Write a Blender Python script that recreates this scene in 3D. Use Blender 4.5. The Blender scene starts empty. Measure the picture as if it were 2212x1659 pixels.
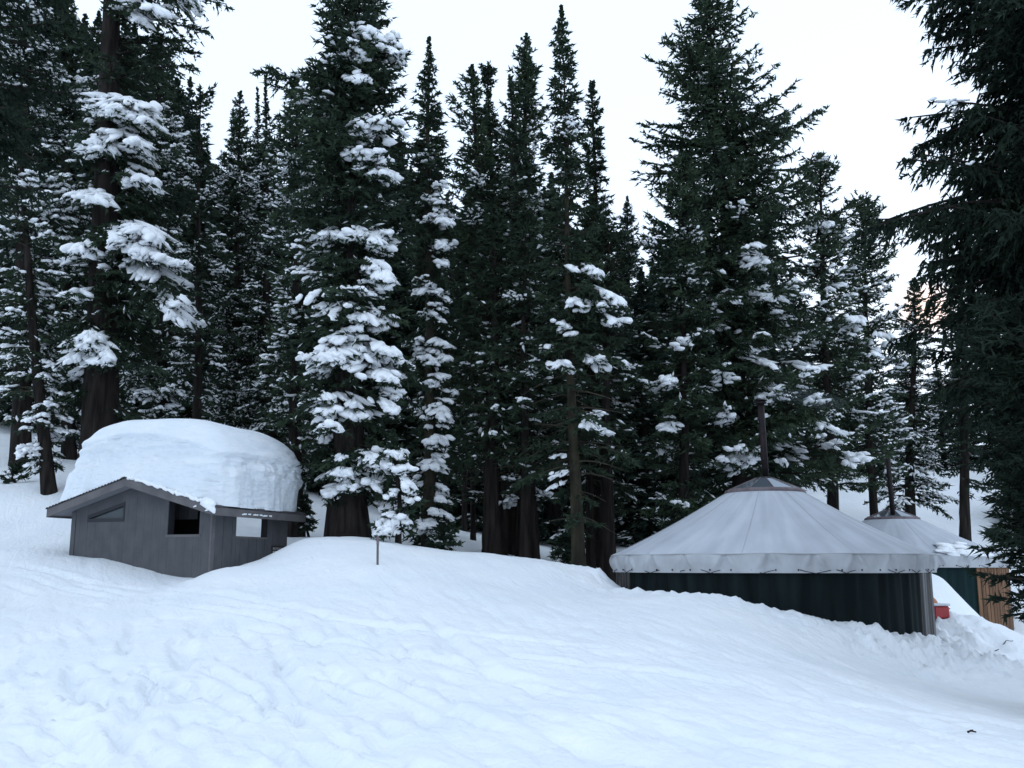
import bpy, bmesh, math
import numpy as np
from mathutils import Vector, Matrix

S = bpy.context.scene
COL = S.collection
R = math.radians

# ------------------------------------------------------------------ camera
EYE = 1.7                      # camera height over the snow it stands on
F = 2171.0                     # focal length in pixels of a 2212 px wide picture
TILT = R(10.3)
cd = bpy.data.cameras.new('camera'); cam = bpy.data.objects.new('camera', cd); COL.objects.link(cam)
cam.location = (0, 0, EYE); cam.rotation_euler = (R(90) + TILT, 0, 0)
cd.sensor_width = 36; cd.lens = 36 * F / 2212; cd.clip_start = .05; cd.clip_end = 3000
S.camera = cam

# ------------------------------------------------------------------ sky and sun (dull late-afternoon light, low sun hidden behind the forest at the right)
SUN_EL, SUN_AZ = R(13.5), R(23)        # azimuth east of +Y
w = bpy.data.worlds.new("World"); S.world = w; w.use_nodes = True
nt = w.node_tree; nt.nodes.clear()
def N(nt, typ, **k):
    n = nt.nodes.new(typ)
    for a, b in k.items(): setattr(n, a, b)
    return n
wo = N(nt, 'ShaderNodeOutputWorld'); bg = N(nt, 'ShaderNodeBackground')
sk = N(nt, 'ShaderNodeTexSky', sky_type='NISHITA'); sk.sun_disc = False
sk.sun_elevation = SUN_EL; sk.sun_rotation = SUN_AZ; sk.altitude = 1500; sk.dust_density = 2
mx = N(nt, 'ShaderNodeMix', data_type='RGBA'); mx.inputs[0].default_value = .93
nt.links.new(sk.outputs[0], mx.inputs[6]); mx.inputs[7].default_value = (7.8, 9.35, 11.4, 1)   # even veil of high cloud
# glow round the low sun
sd = Vector((math.sin(SUN_AZ) * math.cos(SUN_EL), math.cos(SUN_AZ) * math.cos(SUN_EL), math.sin(SUN_EL)))
tc = N(nt, 'ShaderNodeTexCoord'); dp = N(nt, 'ShaderNodeVectorMath', operation='DOT_PRODUCT'); dp.inputs[1].default_value = sd
nt.links.new(tc.outputs['Generated'], dp.inputs[0])
mr = N(nt, 'ShaderNodeMapRange'); mr.inputs[1].default_value = math.cos(R(1.6)); mr.inputs[2].default_value = math.cos(R(.3))
nt.links.new(dp.outputs['Value'], mr.inputs[0])
m2 = N(nt, 'ShaderNodeMix', data_type='RGBA'); nt.links.new(mr.outputs[0], m2.inputs[0])
nt.links.new(mx.outputs[2], m2.inputs[6]); m2.inputs[7].default_value = (13, 9.8, 8.6, 1)
nt.links.new(m2.outputs[2], bg.inputs[0]); bg.inputs[1].default_value = .12
nt.links.new(bg.outputs[0], wo.inputs[0])
sl = bpy.data.lights.new('sun', 'SUN'); sl.energy = .5; sl.angle = R(20); sl.color = (1, .9, .8)
so = bpy.data.objects.new('sun', sl); COL.objects.link(so); so.rotation_euler = (-sd).to_track_quat('-Z', 'Y').to_euler()
S.view_settings.view_transform = 'Standard'; S.view_settings.look = 'None'
S.view_settings.exposure = .11; S.view_settings.gamma = 1; S.view_settings.use_curve_mapping = False
try: S.cycles.max_bounces = 6; S.cycles.diffuse_bounces = 3; S.cycles.transparent_max_bounces = 6
except Exception: pass

# ------------------------------------------------------------------ geometry of the view, used to survey the place
ct, st = math.cos(TILT), math.sin(TILT)
def ray(u, v):
    x = (u - 1106) / F; y = -(v - 829.5) / F
    return np.array((x, ct - y * st, st + y * ct))      # world direction
def P(u, v, Y):
    d = ray(u, v); k = Y / d[1]
    return np.array((d[0] * k, Y, EYE + d[2] * k))
def project(p):
    p = np.asarray(p, float); q = p - np.array((0, 0, EYE))
    fwd = q[..., 1] * ct + q[..., 2] * st; up = -q[..., 1] * st + q[..., 2] * ct
    fwd = np.maximum(fwd, .05)
    return 1106 + F * q[..., 0] / fwd, 829.5 - F * up / fwd

# ------------------------------------------------------------------ noise
_rg = np.random.default_rng(7)
_perm = _rg.permutation(512); _perm = np.concatenate([_perm, _perm, _perm])
_gr = _rg.normal(size=(512, 2)); _gr /= np.linalg.norm(_gr, axis=1)[:, None]
def pn(x, y):
    x = np.asarray(x, float); y = np.asarray(y, float)
    xi = np.floor(x).astype(int); yi = np.floor(y).astype(int); xf = x - xi; yf = y - yi
    def g(a, b):
        h = _gr[_perm[(_perm[(xi + a) & 511] + yi + b) & 511]]
        return h[..., 0] * (xf - a) + h[..., 1] * (yf - b)
    sx = xf * xf * xf * (xf * (xf * 6 - 15) + 10); sy = yf * yf * yf * (yf * (yf * 6 - 15) + 10)
    return (g(0, 0) * (1 - sx) + g(1, 0) * sx) * (1 - sy) + (g(0, 1) * (1 - sx) + g(1, 1) * sx) * sy
def fbm(x, y, o=4):
    r = 0; a = 1
    for i in range(o): r = r + a * pn(x + 17 * i, y - 9 * i); x = x * 2.03; y = y * 2.03; a *= .5
    return r
def sstep(a, b, x):
    t = np.clip((x - a) / (b - a), 0, 1); return t * t * (3 - 2 * t)

# ------------------------------------------------------------------ materials
def mat(name, color, rough=.8, spec=.3, var=None, scale=(1, 1, 1), nscale=5, bump=0, bscale=20, bdist=.01, metal=0, detail=5, ramp=(.35, .65), coord='Object'):
    m = bpy.data.materials.new(name); m.use_nodes = True; t = m.node_tree; b = t.nodes['Principled BSDF']
    b.inputs['Roughness'].default_value = rough; b.inputs['Specular IOR Level'].default_value = spec
    b.inputs['Metallic'].default_value = metal; b.inputs['Base Color'].default_value = (*color, 1)
    c = N(t, 'ShaderNodeTexCoord'); mp = N(t, 'ShaderNodeMapping'); mp.inputs['Scale'].default_value = scale
    t.links.new(c.outputs[coord], mp.inputs[0])
    if var:
        n = N(t, 'ShaderNodeTexNoise'); n.inputs['Scale'].default_value = nscale; n.inputs['Detail'].default_value = detail
        t.links.new(mp.outputs[0], n.inputs[0])
        r = N(t, 'ShaderNodeValToRGB'); r.color_ramp.elements[0].position = ramp[0]; r.color_ramp.elements[1].position = ramp[1]
        r.color_ramp.elements[0].color = (*color, 1); r.color_ramp.elements[1].color = (*var, 1)
        t.links.new(n.outputs[0], r.inputs[0]); t.links.new(r.outputs[0], b.inputs['Base Color'])
    if bump:
        n = N(t, 'ShaderNodeTexNoise'); n.inputs['Scale'].default_value = bscale; n.inputs['Detail'].default_value = 8
        t.links.new(mp.outputs[0], n.inputs[0]); q = N(t, 'ShaderNodeBump'); q.inputs['Strength'].default_value = bump; q.inputs['Distance'].default_value = bdist
        t.links.new(n.outputs[0], q.inputs['Height']); t.links.new(q.outputs[0], b.inputs['Normal'])
    return m
M = dict(
    snow=mat('ground_snow', (.84, .875, .91), .65, .25, (.89, .91, .93), (1, 1, 1), .8, .5, 9, .05),
    treesnow=mat('branch_snow', (.93, .945, .965), .7, .2, bump=.4, bscale=14, bdist=.03),
    roofsnow=mat('packed_roof_snow', (.86, .89, .92), .7, .2, (.80, .85, .90), (1, 1, 3.2), 1.4, .7, 4, .09),
    bark=mat('dark_bark', (.011, .009, .0085), .95, .1, (.034, .028, .025), (1, 1, .12), 9, 1, 14, .04),
    moss=mat('mossy_bark', (.035, .028, .018), .95, .1, (.085, .085, .035), (1, 1, .2), 6, 1, 14, .03),
    greybark=mat('grey_bark', (.022, .019, .017), .95, .1, (.060, .054, .036), (1, 1, .3), 5, 1, 14, .02),
    fir=mat('fir_needles', (.017, .030, .020), .8, .15, (.040, .062, .036), (1, 1, 1), 1.1),
    hem=mat('hemlock_needles', (.020, .036, .024), .8, .15, (.050, .075, .042), (1, 1, 1), 1.3),
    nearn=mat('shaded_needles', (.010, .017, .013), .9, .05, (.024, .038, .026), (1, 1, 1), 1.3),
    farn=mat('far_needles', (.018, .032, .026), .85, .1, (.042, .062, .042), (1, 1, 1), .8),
    wall=mat('grey_brown_siding', (.088, .090, .098), .85, .2, (.112, .112, .118), (1, 1, .7), 4, .3, 40, .004),
    trim=mat('grey_trim', (.12, .115, .12), .8, .2, (.165, .155, .155), (1, 1, 1), 3, .2, 30, .003),
    metalroof=mat('brown_metal_roof', (.06, .055, .06), .6, .4),
    soffit=mat('pale_soffit', (.22, .22, .24), .8, .2),
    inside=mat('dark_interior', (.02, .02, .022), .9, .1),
    frame=mat('dark_window_frame', (.035, .035, .04), .6, .3),
    canvas=mat('weathered_roof_canvas', (.46, .475, .505), .8, .2, (.60, .62, .66), (1, 1, .5), 1.6, .35, 3, .03, ramp=(.3, .7)),
    valance=mat('valance_canvas', (.38, .385, .40), .8, .2, (.52, .535, .56), (1, 1, 1), 2.2, .4, 5, .03, ramp=(.3, .7)),
    seam=mat('canvas_seam', (.40, .405, .42), .8, .2),
    green=mat('dark_green_wall_canvas', (.0035, .007, .008), .75, .12, (.009, .017, .018), (1, 1, .15), 4, .4, 5, .03),
    vinyl=mat('clear_vinyl_over_lattice', (.010, .009, .009), .3, .4, (.13, .10, .085), (1, 1, .03), 17, .4, 5, .02, ramp=(.52, .72)),
    green2=mat('teal_wall_canvas', (.006, .018, .019), .75, .12, (.012, .034, .034), (1, 1, .15), 4, .4, 5, .03),
    ring=mat('dome_trim', (.13, .095, .10), .6, .3, (.20, .17, .18), nscale=6),
    pipe=mat('stove_pipe', (.014, .011, .013), .6, .3, (.030, .021, .022), (1, 1, .6), 6, metal=.4),
    rope=mat('lacing_rope', (.035, .035, .04), .9, .1),
    wood=mat('brown_wall_boards', (.09, .050, .032), .8, .2, (.23, .125, .07), (1, 1, .1), 6, .3, 20, .005),
    post=mat('grey_post', (.13, .11, .11), .6, .3),
    red=mat('red_plastic', (.42, .03, .035), .4, .4, (.34, .03, .03), nscale=8),
    white=mat('white_plastic', (.62, .63, .66), .4, .4),
    orange=mat('orange_plastic', (.45, .16, .07), .5, .4),
    sign=mat('sign_board', (.018, .018, .02), .5, .4),
    signw=mat('sign_white', (.62, .60, .55), .6, .3),
    twig=mat('dead_twigs', (.03, .026, .022), .9, .1, (.07, .062, .045), nscale=4),
)
def glass(name, col, rough, trans, alpha=1):
    m = bpy.data.materials.new(name); m.use_nodes = True; b = m.node_tree.nodes['Principled BSDF']
    b.inputs['Base Color'].default_value = (*col, 1); b.inputs['Roughness'].default_value = rough
    b.inputs['Transmission Weight'].default_value = trans; b.inputs['IOR'].default_value = 1.45; b.inputs['Alpha'].default_value = alpha
    return m
M['dome'] = glass('dome_acrylic', (.10, .12, .14), .08, 0); M['dome'].node_tree.nodes['Principled BSDF'].inputs['IOR'].default_value = 2.0
M['dome_sheen'] = glass('acrylic_sky_sheen', (.50, .56, .62), .12, 0)  # paler copy of the dome acrylic: sky reflection painted into its colour
M['pane'] = glass('window_pane', (.05, .065, .075), .15, 0)
def radial(m, c0, c1, k=9):
    t = m.node_tree; b = t.nodes['Principled BSDF']; tc = N(t, 'ShaderNodeTexCoord'); sx = N(t, 'ShaderNodeSeparateXYZ'); t.links.new(tc.outputs['Object'], sx.inputs[0])
    at = N(t, 'ShaderNodeMath', operation='ARCTAN2'); t.links.new(sx.outputs[1], at.inputs[0]); t.links.new(sx.outputs[0], at.inputs[1])
    le = N(t, 'ShaderNodeVectorMath', operation='LENGTH'); cx = N(t, 'ShaderNodeCombineXYZ'); t.links.new(sx.outputs[0], cx.inputs[0]); t.links.new(sx.outputs[1], cx.inputs[1]); t.links.new(cx.outputs[0], le.inputs[0])
    c2 = N(t, 'ShaderNodeCombineXYZ'); t.links.new(at.outputs[0], c2.inputs[0]); l2 = N(t, 'ShaderNodeMath', operation='MULTIPLY'); l2.inputs[1].default_value = .07
    t.links.new(le.outputs['Value'], l2.inputs[0]); t.links.new(l2.outputs[0], c2.inputs[1])
    n = N(t, 'ShaderNodeTexNoise'); n.inputs['Scale'].default_value = k; n.inputs['Detail'].default_value = 6; t.links.new(c2.outputs[0], n.inputs[0])
    r = N(t, 'ShaderNodeValToRGB'); r.color_ramp.elements[0].position = .35; r.color_ramp.elements[1].position = .66; r.color_ramp.elements[0].color = (*c0, 1); r.color_ramp.elements[1].color = (*c1, 1)
    t.links.new(n.outputs[0], r.inputs[0]); mm = N(t, 'ShaderNodeMix', data_type='RGBA'); mm.inputs[0].default_value = .6
    old = b.inputs['Base Color'].links[0].from_socket; t.links.new(old, mm.inputs[6]); t.links.new(r.outputs[0], mm.inputs[7]); t.links.new(mm.outputs[2], b.inputs['Base Color'])
radial(M['canvas'], (.41, .44, .49), (.56, .595, .65))
def streak(m):
    t = m.node_tree; b = t.nodes['Principled BSDF']; tc = N(t, 'ShaderNodeTexCoord'); r1 = N(t, 'ShaderNodeMapping'); r1.inputs['Rotation'].default_value = (0, 0, R(66.4))
    r2 = N(t, 'ShaderNodeMapping'); r2.inputs['Scale'].default_value = (.9, 5.5, 1); t.links.new(tc.outputs['Object'], r1.inputs[0]); t.links.new(r1.outputs[0], r2.inputs[0])
    n = N(t, 'ShaderNodeTexNoise'); n.inputs['Scale'].default_value = .9; n.inputs['Detail'].default_value = 4; n.inputs['Roughness'].default_value = .55; n.inputs['Distortion'].default_value = .8
    t.links.new(r2.outputs[0], n.inputs[0]); q = N(t, 'ShaderNodeBump'); q.inputs['Strength'].default_value = .42; q.inputs['Distance'].default_value = .06
    t.links.new(n.outputs[0], q.inputs['Height']); old = b.inputs['Normal'].links[0].from_node; t.links.new(q.outputs[0], old.inputs['Normal'])
streak(M['snow'])
# layered roof snow: strong horizontal relief
# ------------------------------------------------------------------ mesh helpers
TRI = 0
def tomesh(name, V, T, smooth=False):
    global TRI
    V = np.asarray(V, np.float32); T = np.asarray(T, np.int32)
    me = bpy.data.meshes.new(name); n = len(T); k = T.shape[1]
    me.vertices.add(len(V)); me.vertices.foreach_set('co', V.ravel())
    me.loops.add(n * k); me.loops.foreach_set('vertex_index', T.ravel())
    me.polygons.add(n); me.polygons.foreach_set('loop_start', np.arange(0, n * k, k, dtype=np.int32))
    me.polygons.foreach_set('use_smooth', np.full(n, smooth, bool))
    me.update(calc_edges=True); TRI += n * (k - 2)
    return me
def link(name, me, m, parent=None):
    o = bpy.data.objects.new(name, me); COL.objects.link(o)
    if m is not None and not me.materials: me.materials.append(m)
    if parent is not None: o.parent = parent
    return o
def thing(name, label, cat, loc=(0, 0, 0), rz=0, group=None):
    o = bpy.data.objects.new(name, None); COL.objects.link(o); o.location = loc; o.rotation_euler = (0, 0, rz)
    o.empty_display_size = .3; o['label'] = label; o['category'] = cat
    if group: o['group'] = group
    return o
class MB:
    def __init__(s): s.v = []; s.f = []
    def poly(s, pts, faces):
        n = len(s.v); s.v += [tuple(map(float, p)) for p in pts]; s.f += [tuple(i + n for i in f) for f in faces]
    def box(s, a, b):
        x0, y0, z0 = a; x1, y1, z1 = b
        s.poly([(x0, y0, z0), (x1, y0, z0), (x1, y1, z0), (x0, y1, z0), (x0, y0, z1), (x1, y0, z1), (x1, y1, z1), (x0, y1, z1)],
               [(0, 3, 2, 1), (4, 5, 6, 7), (0, 1, 5, 4), (1, 2, 6, 5), (2, 3, 7, 6), (3, 0, 4, 7)])
    def quadprism(s, c, y0, y1):      # c = 4 (x,z) corners counter-clockwise seen from -y
        s.poly([(x, y0, z) for x, z in c] + [(x, y1, z) for x, z in c],
               [(0, 1, 2, 3), (7, 6, 5, 4), (0, 4, 5, 1), (1, 5, 6, 2), (2, 6, 7, 3), (3, 7, 4, 0)])
    def prism(s, c, y0, y1):
        n = len(c); s.poly([(x, y0, z) for x, z in c] + [(x, y1, z) for x, z in c],
               [tuple(range(n)), tuple(range(2 * n - 1, n - 1, -1))] + [(i, n + i, n + (i + 1) % n, (i + 1) % n) for i in range(n)])
    def tube(s, pts, r, n=8, cap=True):
        pts = [np.array(p, float) for p in pts]; r = r if hasattr(r, '__len__') else [r] * len(pts); rings = []
        for i, p in enumerate(pts):
            d = pts[min(i + 1, len(pts) - 1)] - pts[max(i - 1, 0)]; d /= np.linalg.norm(d) + 1e-9
            a = np.cross(d, (0, 0, 1) if abs(d[2]) < .9 else (1, 0, 0)); a /= np.linalg.norm(a); b = np.cross(d, a)
            rings.append([p + r[i] * (math.cos(t) * a + math.sin(t) * b) for t in [2 * math.pi * k / n for k in range(n)]])
        V = [q for rg in rings for q in rg]; Fc = []
        for i in range(len(pts) - 1):
            for k in range(n): Fc.append((i * n + k, i * n + (k + 1) % n, (i + 1) * n + (k + 1) % n, (i + 1) * n + k))
        if cap: Fc += [tuple(range(n))[::-1], tuple((len(pts) - 1) * n + k for k in range(n))]
        s.poly(V, Fc)
    def revolve(s, prof, n=64, a0=0, a1=2 * math.pi, fr=None):
        full = abs(a1 - a0 - 2 * math.pi) < 1e-6; m = n if full else n + 1; V = []; Fc = []
        for j in range(m):
            a = a0 + (a1 - a0) * j / n
            for i, (r, z) in enumerate(prof):
                dr, dz = fr(a, i) if fr else (0, 0)
                V.append(((r + dr) * math.cos(a), (r + dr) * math.sin(a), z + dz))
        k = len(prof)
        for j in range(n):
            j2 = (j + 1) % m
            for i in range(k - 1): Fc.append((j * k + i, j2 * k + i, j2 * k + i + 1, j * k + i + 1))
        s.poly(V, Fc)
    def build(s, name, m, parent=None, smooth=False, bevel=0):
        global TRI
        me = bpy.data.meshes.new(name); me.from_pydata(s.v, [], s.f); me.update()
        b = bmesh.new(); b.from_mesh(me); bmesh.ops.recalc_face_normals(b, faces=b.faces)
        if bevel: bmesh.ops.bevel(b, geom=b.edges[:], offset=bevel, segments=1, affect='EDGES')
        b.to_mesh(me); b.free()
        me.polygons.foreach_set('use_smooth', [smooth] * len(me.polygons)); TRI += sum(len(p.vertices) - 2 for p in me.polygons)
        return link(name, me, m, parent)
    def raw(s, name, m, parent=None, smooth=False):
        me = bpy.data.meshes.new(name); me.from_pydata(s.v, [], s.f); me.update()
        me.polygons.foreach_set('use_smooth', [smooth] * len(me.polygons)); return link(name, me, m, parent)

# ------------------------------------------------------------------ where the large things stand
HX, HY = -5.93, 20.0; HROT = math.atan2(-.338, .941)
Y1 = np.array(P(1659, 1224, 21.8)[:2]); Y2 = np.array(P(1934, 1224, 32.5)[:2]); YR1 = 3.30; YR2 = 3.3

# ------------------------------------------------------------------ snow ground
cp = []
def g(u, v, Y): cp.append(P(u, v, Y))
def a(x, y, z): cp.append(np.array((x, y, z + EYE)))      # z relative to the eye
for u, Y in ((0, 8.1), (550, 8.3), (1106, 8.5), (1660, 8.7), (2212, 9.0)): g(u, 1659, Y)
for u, v, Y in ((0, 1500, 11.2), (550, 1500, 11.2), (1106, 1500, 11.4), (1660, 1500, 11.8), (2212, 1540, 13.0),
                (0, 1380, 14), (550, 1380, 14), (1106, 1380, 14.2), (1600, 1400, 14.5), (1900, 1440, 16.5), (2212, 1445, 19.5),
                (0, 1290, 17), (300, 1300, 17), (700, 1290, 16.6), (1106, 1290, 17.2), (1350, 1310, 17.4)):
    g(u, v, Y)
for u, v, Y in ((60, 1190, 21), (155, 1203, 21.1), (220, 1208, 20.9), (290, 1226, 20.5), (350, 1246, 20.1), (405, 1258, 19.6),
                (-150, 1180, 22), (410, 1262, 18.6), (425, 1250, 19.1), (440, 1240, 19.2), (480, 1229, 19.2), (545, 1222, 19.7), (580, 1205, 20.2), (600, 1191, 20.4), (655, 1163, 20.8), (480, 1233, 20.1), (545, 1226, 21.2), (575, 1212, 21.7), (600, 1195, 22.1), (625, 1186, 22.8), (740, 1162, 20.6), (870, 1181, 20.2),
                (1000, 1197, 20.2), (1150, 1214, 20.4), (1240, 1229, 20.8), (1300, 1236, 21.0),
                (640, 1240, 18.3), (820, 1225, 18.2), (1000, 1240, 18.6)): g(u, v, Y)
for u, v, Y in ((0, 1120, 25), (110, 1062, 26.5), (250, 1060, 27.5), (0, 1040, 30), (120, 1000, 32), (30, 950, 38), (0, 840, 47), (300, 850, 47), (-300, 800, 46),
                (500, 1118, 29), (660, 1118, 30), (800, 1130, 30), (950, 1150, 32), (1060, 1188, 29), (1200, 1192, 34), (1000, 1130, 44), (600, 1000, 46), (820, 1060, 46)): g(u, v, Y)
a(-1.8, 24, .2); a(0, 25, -.05); a(1.6, 25, -.35); a(3, 33, -.1); a(4, 27, -.5)
for u, v, Y in ((1322, 1277, 22.0), (1400, 1280, 19.8), (1500, 1291, 18.7), (1600, 1304, 18.3), (1671, 1322, 18.3), (1760, 1340, 18.3), (1850, 1354, 18.7), (1950, 1368, 19.8), (2018, 1374, 21.6),
                (1300, 1284, 19.5), (1340, 1280, 20.6), (1500, 1330, 16.6), (1750, 1395, 16.3), (1950, 1425, 17.6), (2060, 1420, 20.5), (1490, 1288, 18.3),
                (2035, 1250, 28), (2085, 1300, 28), (2038, 1348, 24.8), (2025, 1345, 24.4), (2062, 1328, 23.3), (2090, 1350, 24.5), (2040, 1345, 23.2), (2060, 1375, 22.2), (2120, 1378, 26.5), (2150, 1385, 29), (2185, 1375, 29.5), (2190, 1290, 34), (2300, 1280, 36), (2160, 1440, 21),
                (1720, 1075, 46), (1900, 1085, 44), (2080, 1100, 44), (2250, 1110, 44), (2000, 1180, 37), (1850, 1150, 38), (1500, 1150, 42)): g(u, v, Y)
a(Y1[0], Y1[1], -1.6); a(Y1[0], Y1[1] + 4.5, -1.2); a(Y2[0], Y2[1], -2); a(9, 33, -1.4)
for x, y, z in ((0, -12, -1.8), (-30, -12, -1), (30, -12, -2.2), (0, 2, -1.7), (-25, 8, -.8), (25, 8, -2.3), (-12, 2, -1.6), (12, 2, -1.9), (-30, 25, 4), (32, 25, -1.2),
                (-60, 60, 22), (-30, 75, 20), (0, 75, 8), (30, 75, 9), (60, 60, 10), (-80, 140, 36), (0, 140, 22), (80, 140, 24), (-80, 0, 8), (80, 0, -2), (60, -12, -2), (-60, -12, 3)): a(x, y, z)
cp = np.array(cp)
def _k(d): return np.where(d > 0, d * d * np.log(d + 1e-9), 0)
n_ = len(cp); K = _k(np.linalg.norm(cp[:, None, :2] - cp[None, :, :2], axis=2)) + .04 * np.eye(n_)
Pm = np.c_[np.ones(n_), cp[:, :2]]; A = np.block([[K, Pm], [Pm.T, np.zeros((3, 3))]])
Wt = np.linalg.solve(A, np.r_[cp[:, 2], 0, 0, 0])
def ground(x, y, fine=True):
    x = np.atleast_1d(np.asarray(x, float)); y = np.atleast_1d(np.asarray(y, float)); sh = x.shape; x = x.ravel(); y = y.ravel()
    z = np.empty(len(x))
    for i in range(0, len(x), 20000):
        X = x[i:i + 20000]; Yy = y[i:i + 20000]
        z[i:i + 20000] = _k(np.hypot(X[:, None] - cp[:, 0], Yy[:, None] - cp[:, 1])) @ Wt[:n_] + Wt[n_] + Wt[n_ + 1] * X + Wt[n_ + 2] * Yy
    if fine:
        # wind and ski-worn relief, stretched along the direction people walk
        q = (x * .70 - y * .714) ; p = (x * .714 + y * .70)      # q along, p across the tracks
        near = 1 - sstep(15, 24, y)
        wob = p + .25 * pn(q * .5, p * .5)
        tr = fbm(q * .85, wob * 2.6, 4)
        fld = sstep(-.25, .35, pn(x * .16 + 9, y * .16))
        q = x * .40 - y * .917; p = x * .917 + y * .40; wob = p + .3 * pn(q * .35, p * .35)
        z += near * .06 * fbm(x * .35, y * .35, 3)
        left = .30 + .70 * sstep(3.5, -2.5, x + (y - 9) * .3); nr = 1 - .75 * sstep(10, 17, y)
        pit = sstep(.10, .50, fbm(q * .55 + 11, wob * 2.0, 3)) + .6 * sstep(.12, .45, fbm(q * .9 + 40, wob * 4.4, 3))
        z -= near * (.02 + .17 * left * nr * (.35 + .65 * fld)) * pit
        z += .018 * near * fbm(x * 1.6, y * 1.6, 3)
        # trodden trench at the lower left
        dx = x + 4.15 + (y - 9.5) * .35
        trn = np.exp(-(dx / .42) ** 2) * (1 - sstep(9.5, 12, y))
        z += trn * (-.16 + .14 * fbm(x * 3, y * 3, 3))
        z -= .22 * sstep(.2, 1.4, -dx) * (1 - sstep(9.5, 12.5, y))
        # a few old footprints and hollows
        for hx, hy, hr, hd in ((-1.9, 11.0, .35, .13), (-2.4, 11.6, .2, .06), (-.9, 10.6, .25, .06), (-1.2, 9.6, .25, .06), (-.35, 9.3, .22, .05), (-2.9, 9.9, .2, .05), (1.4, 10.1, .25, .05), (-.3, 11.2, .2, .05), (.9, 9.2, .3, .06)):
            u_ = (x - hx) * .7 - (y - hy) * .714; v_ = (x - hx) * .714 + (y - hy) * .7
            z -= hd * np.exp(-((u_ / (hr * 2.2)) ** 2 + (v_ / hr) ** 2))
        # shovelled lumps round the yurts
        r1 = np.hypot(x - Y1[0], y - Y1[1])
        lump = np.exp(-((r1 - 4.15) / 1.) ** 2) * (.18 + .95 * sstep(4.6, 7., x)) * (y < Y1[1] + 3)
        lump = np.maximum(lump, np.exp(-((x - 9.6) / 1.1) ** 2 - ((y - 23) / 2.6) ** 2))
        z += lump * (.24 * fbm(x * 2.2, y * 2.2, 4) + .26 * np.abs(fbm(x * 4.2, y * 4.2, 4)))
        bank = np.exp(-((r1 - 3.75) / .3) ** 2) * (y < Y1[1]); z += bank * (.04 + .10 * fbm(x * 3, y * 3, 4))
        z += .12 * (1 - near) * fbm(x * .3, y * .3, 4)
    # the hollow inside the building footprints
    return z.reshape(sh)
def hit(u, v):
    d = ray(u, v); Ys = np.linspace(6, 30, 240); X = d[0] / d[1] * Ys; Z = EYE + d[2] / d[1] * Ys; G = ground(X, Ys, False)
    k = int(np.argmax(Z <= G)); return (X[k], Ys[k])
TRACKS = []
for pl_, dep, wid in (([(0, 1212), (330, 1276), (700, 1332)], .05, .09), ([(0, 1230), (350, 1302), (640, 1352)], .05, .08), ([(60, 1215), (400, 1300), (800, 1350), (1300, 1400)], .035, .08), ([(0, 1262), (420, 1340), (900, 1420), (1500, 1560)], .035, .09),
        ([(700, 1365), (1300, 1500), (1800, 1650)], .04, .08), ([(450, 1450), (900, 1655)], .055, .09), ([(300, 1430), (640, 1655)], .06, .09), ([(340, 1440), (720, 1655)], .05, .08), ([(90, 1480), (240, 1655)], .10, .13), ([(160, 1475), (340, 1655)], .08, .11),
        ([(820, 1460), (1240, 1655)], .05, .09), ([(1300, 1560), (1700, 1655)], .04, .08), ([(1100, 1420), (1600, 1480), (2100, 1560)], .03, .09), ([(560, 1500), (860, 1655)], .05, .08)):
    TRACKS.append((np.array([hit(*q_) for q_ in pl_]), dep, wid))
def tracks(x, y):
    z = 0 * x; wx = x + .10 * pn(x * .8, y * .8); wy = y + .10 * pn(x * .8 + 30, y * .8)
    for k, (pl_, dep, wid) in enumerate(TRACKS):
        dmin = np.full(x.shape, 9.)
        for a_, b_ in zip(pl_[:-1], pl_[1:]):
            d = b_ - a_; t = np.clip(((wx - a_[0]) * d[0] + (wy - a_[1]) * d[1]) / (d @ d), 0, 1); dmin = np.minimum(dmin, np.hypot(wx - a_[0] - t * d[0], wy - a_[1] - t * d[1]))
        on = sstep(-.25, .15, pn(x * .9 + 7 * k, y * .9)) 
        z += on * dep * (-1.3 * np.exp(-(dmin / wid) ** 2) + .5 * np.exp(-((dmin - 2.1 * wid) / wid) ** 2)) * (1 + .6 * fbm(x * 6, y * 6, 2))
    return z
def gz(x, y): return float(ground(x, y)[0])
def axis_pts(segs):
    out = []
    for a_, b_, n in segs: out += list(np.linspace(a_, b_, n, endpoint=False))
    return np.array(out + [segs[-1][1]])
gx = axis_pts([(-160, -30, 30), (-30, -9, 75), (-9, 9, 330), (9, 12, 30), (12, 30, 50), (30, 160, 30)])
gy = axis_pts([(-40, 5, 24), (5, 7, 10), (7, 16, 190), (16, 24, 95), (24, 36, 60), (36, 60, 60), (60, 220, 40)])
GX, GY = np.meshgrid(gx, gy)
GZ = ground(GX, GY); GZ += tracks(GX, GY)
V = np.c_[GX.ravel(), GY.ravel(), GZ.ravel()]; nx, ny = len(gx), len(gy)
ii = (np.arange(ny - 1)[:, None] * nx + np.arange(nx - 1)).ravel()
T = np.c_[ii, ii + 1, ii + 1 + nx, ii + nx]
o = link('snow_ground', tomesh('snow_ground', V, T, True), M['snow']); o['kind'] = 'structure'

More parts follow.
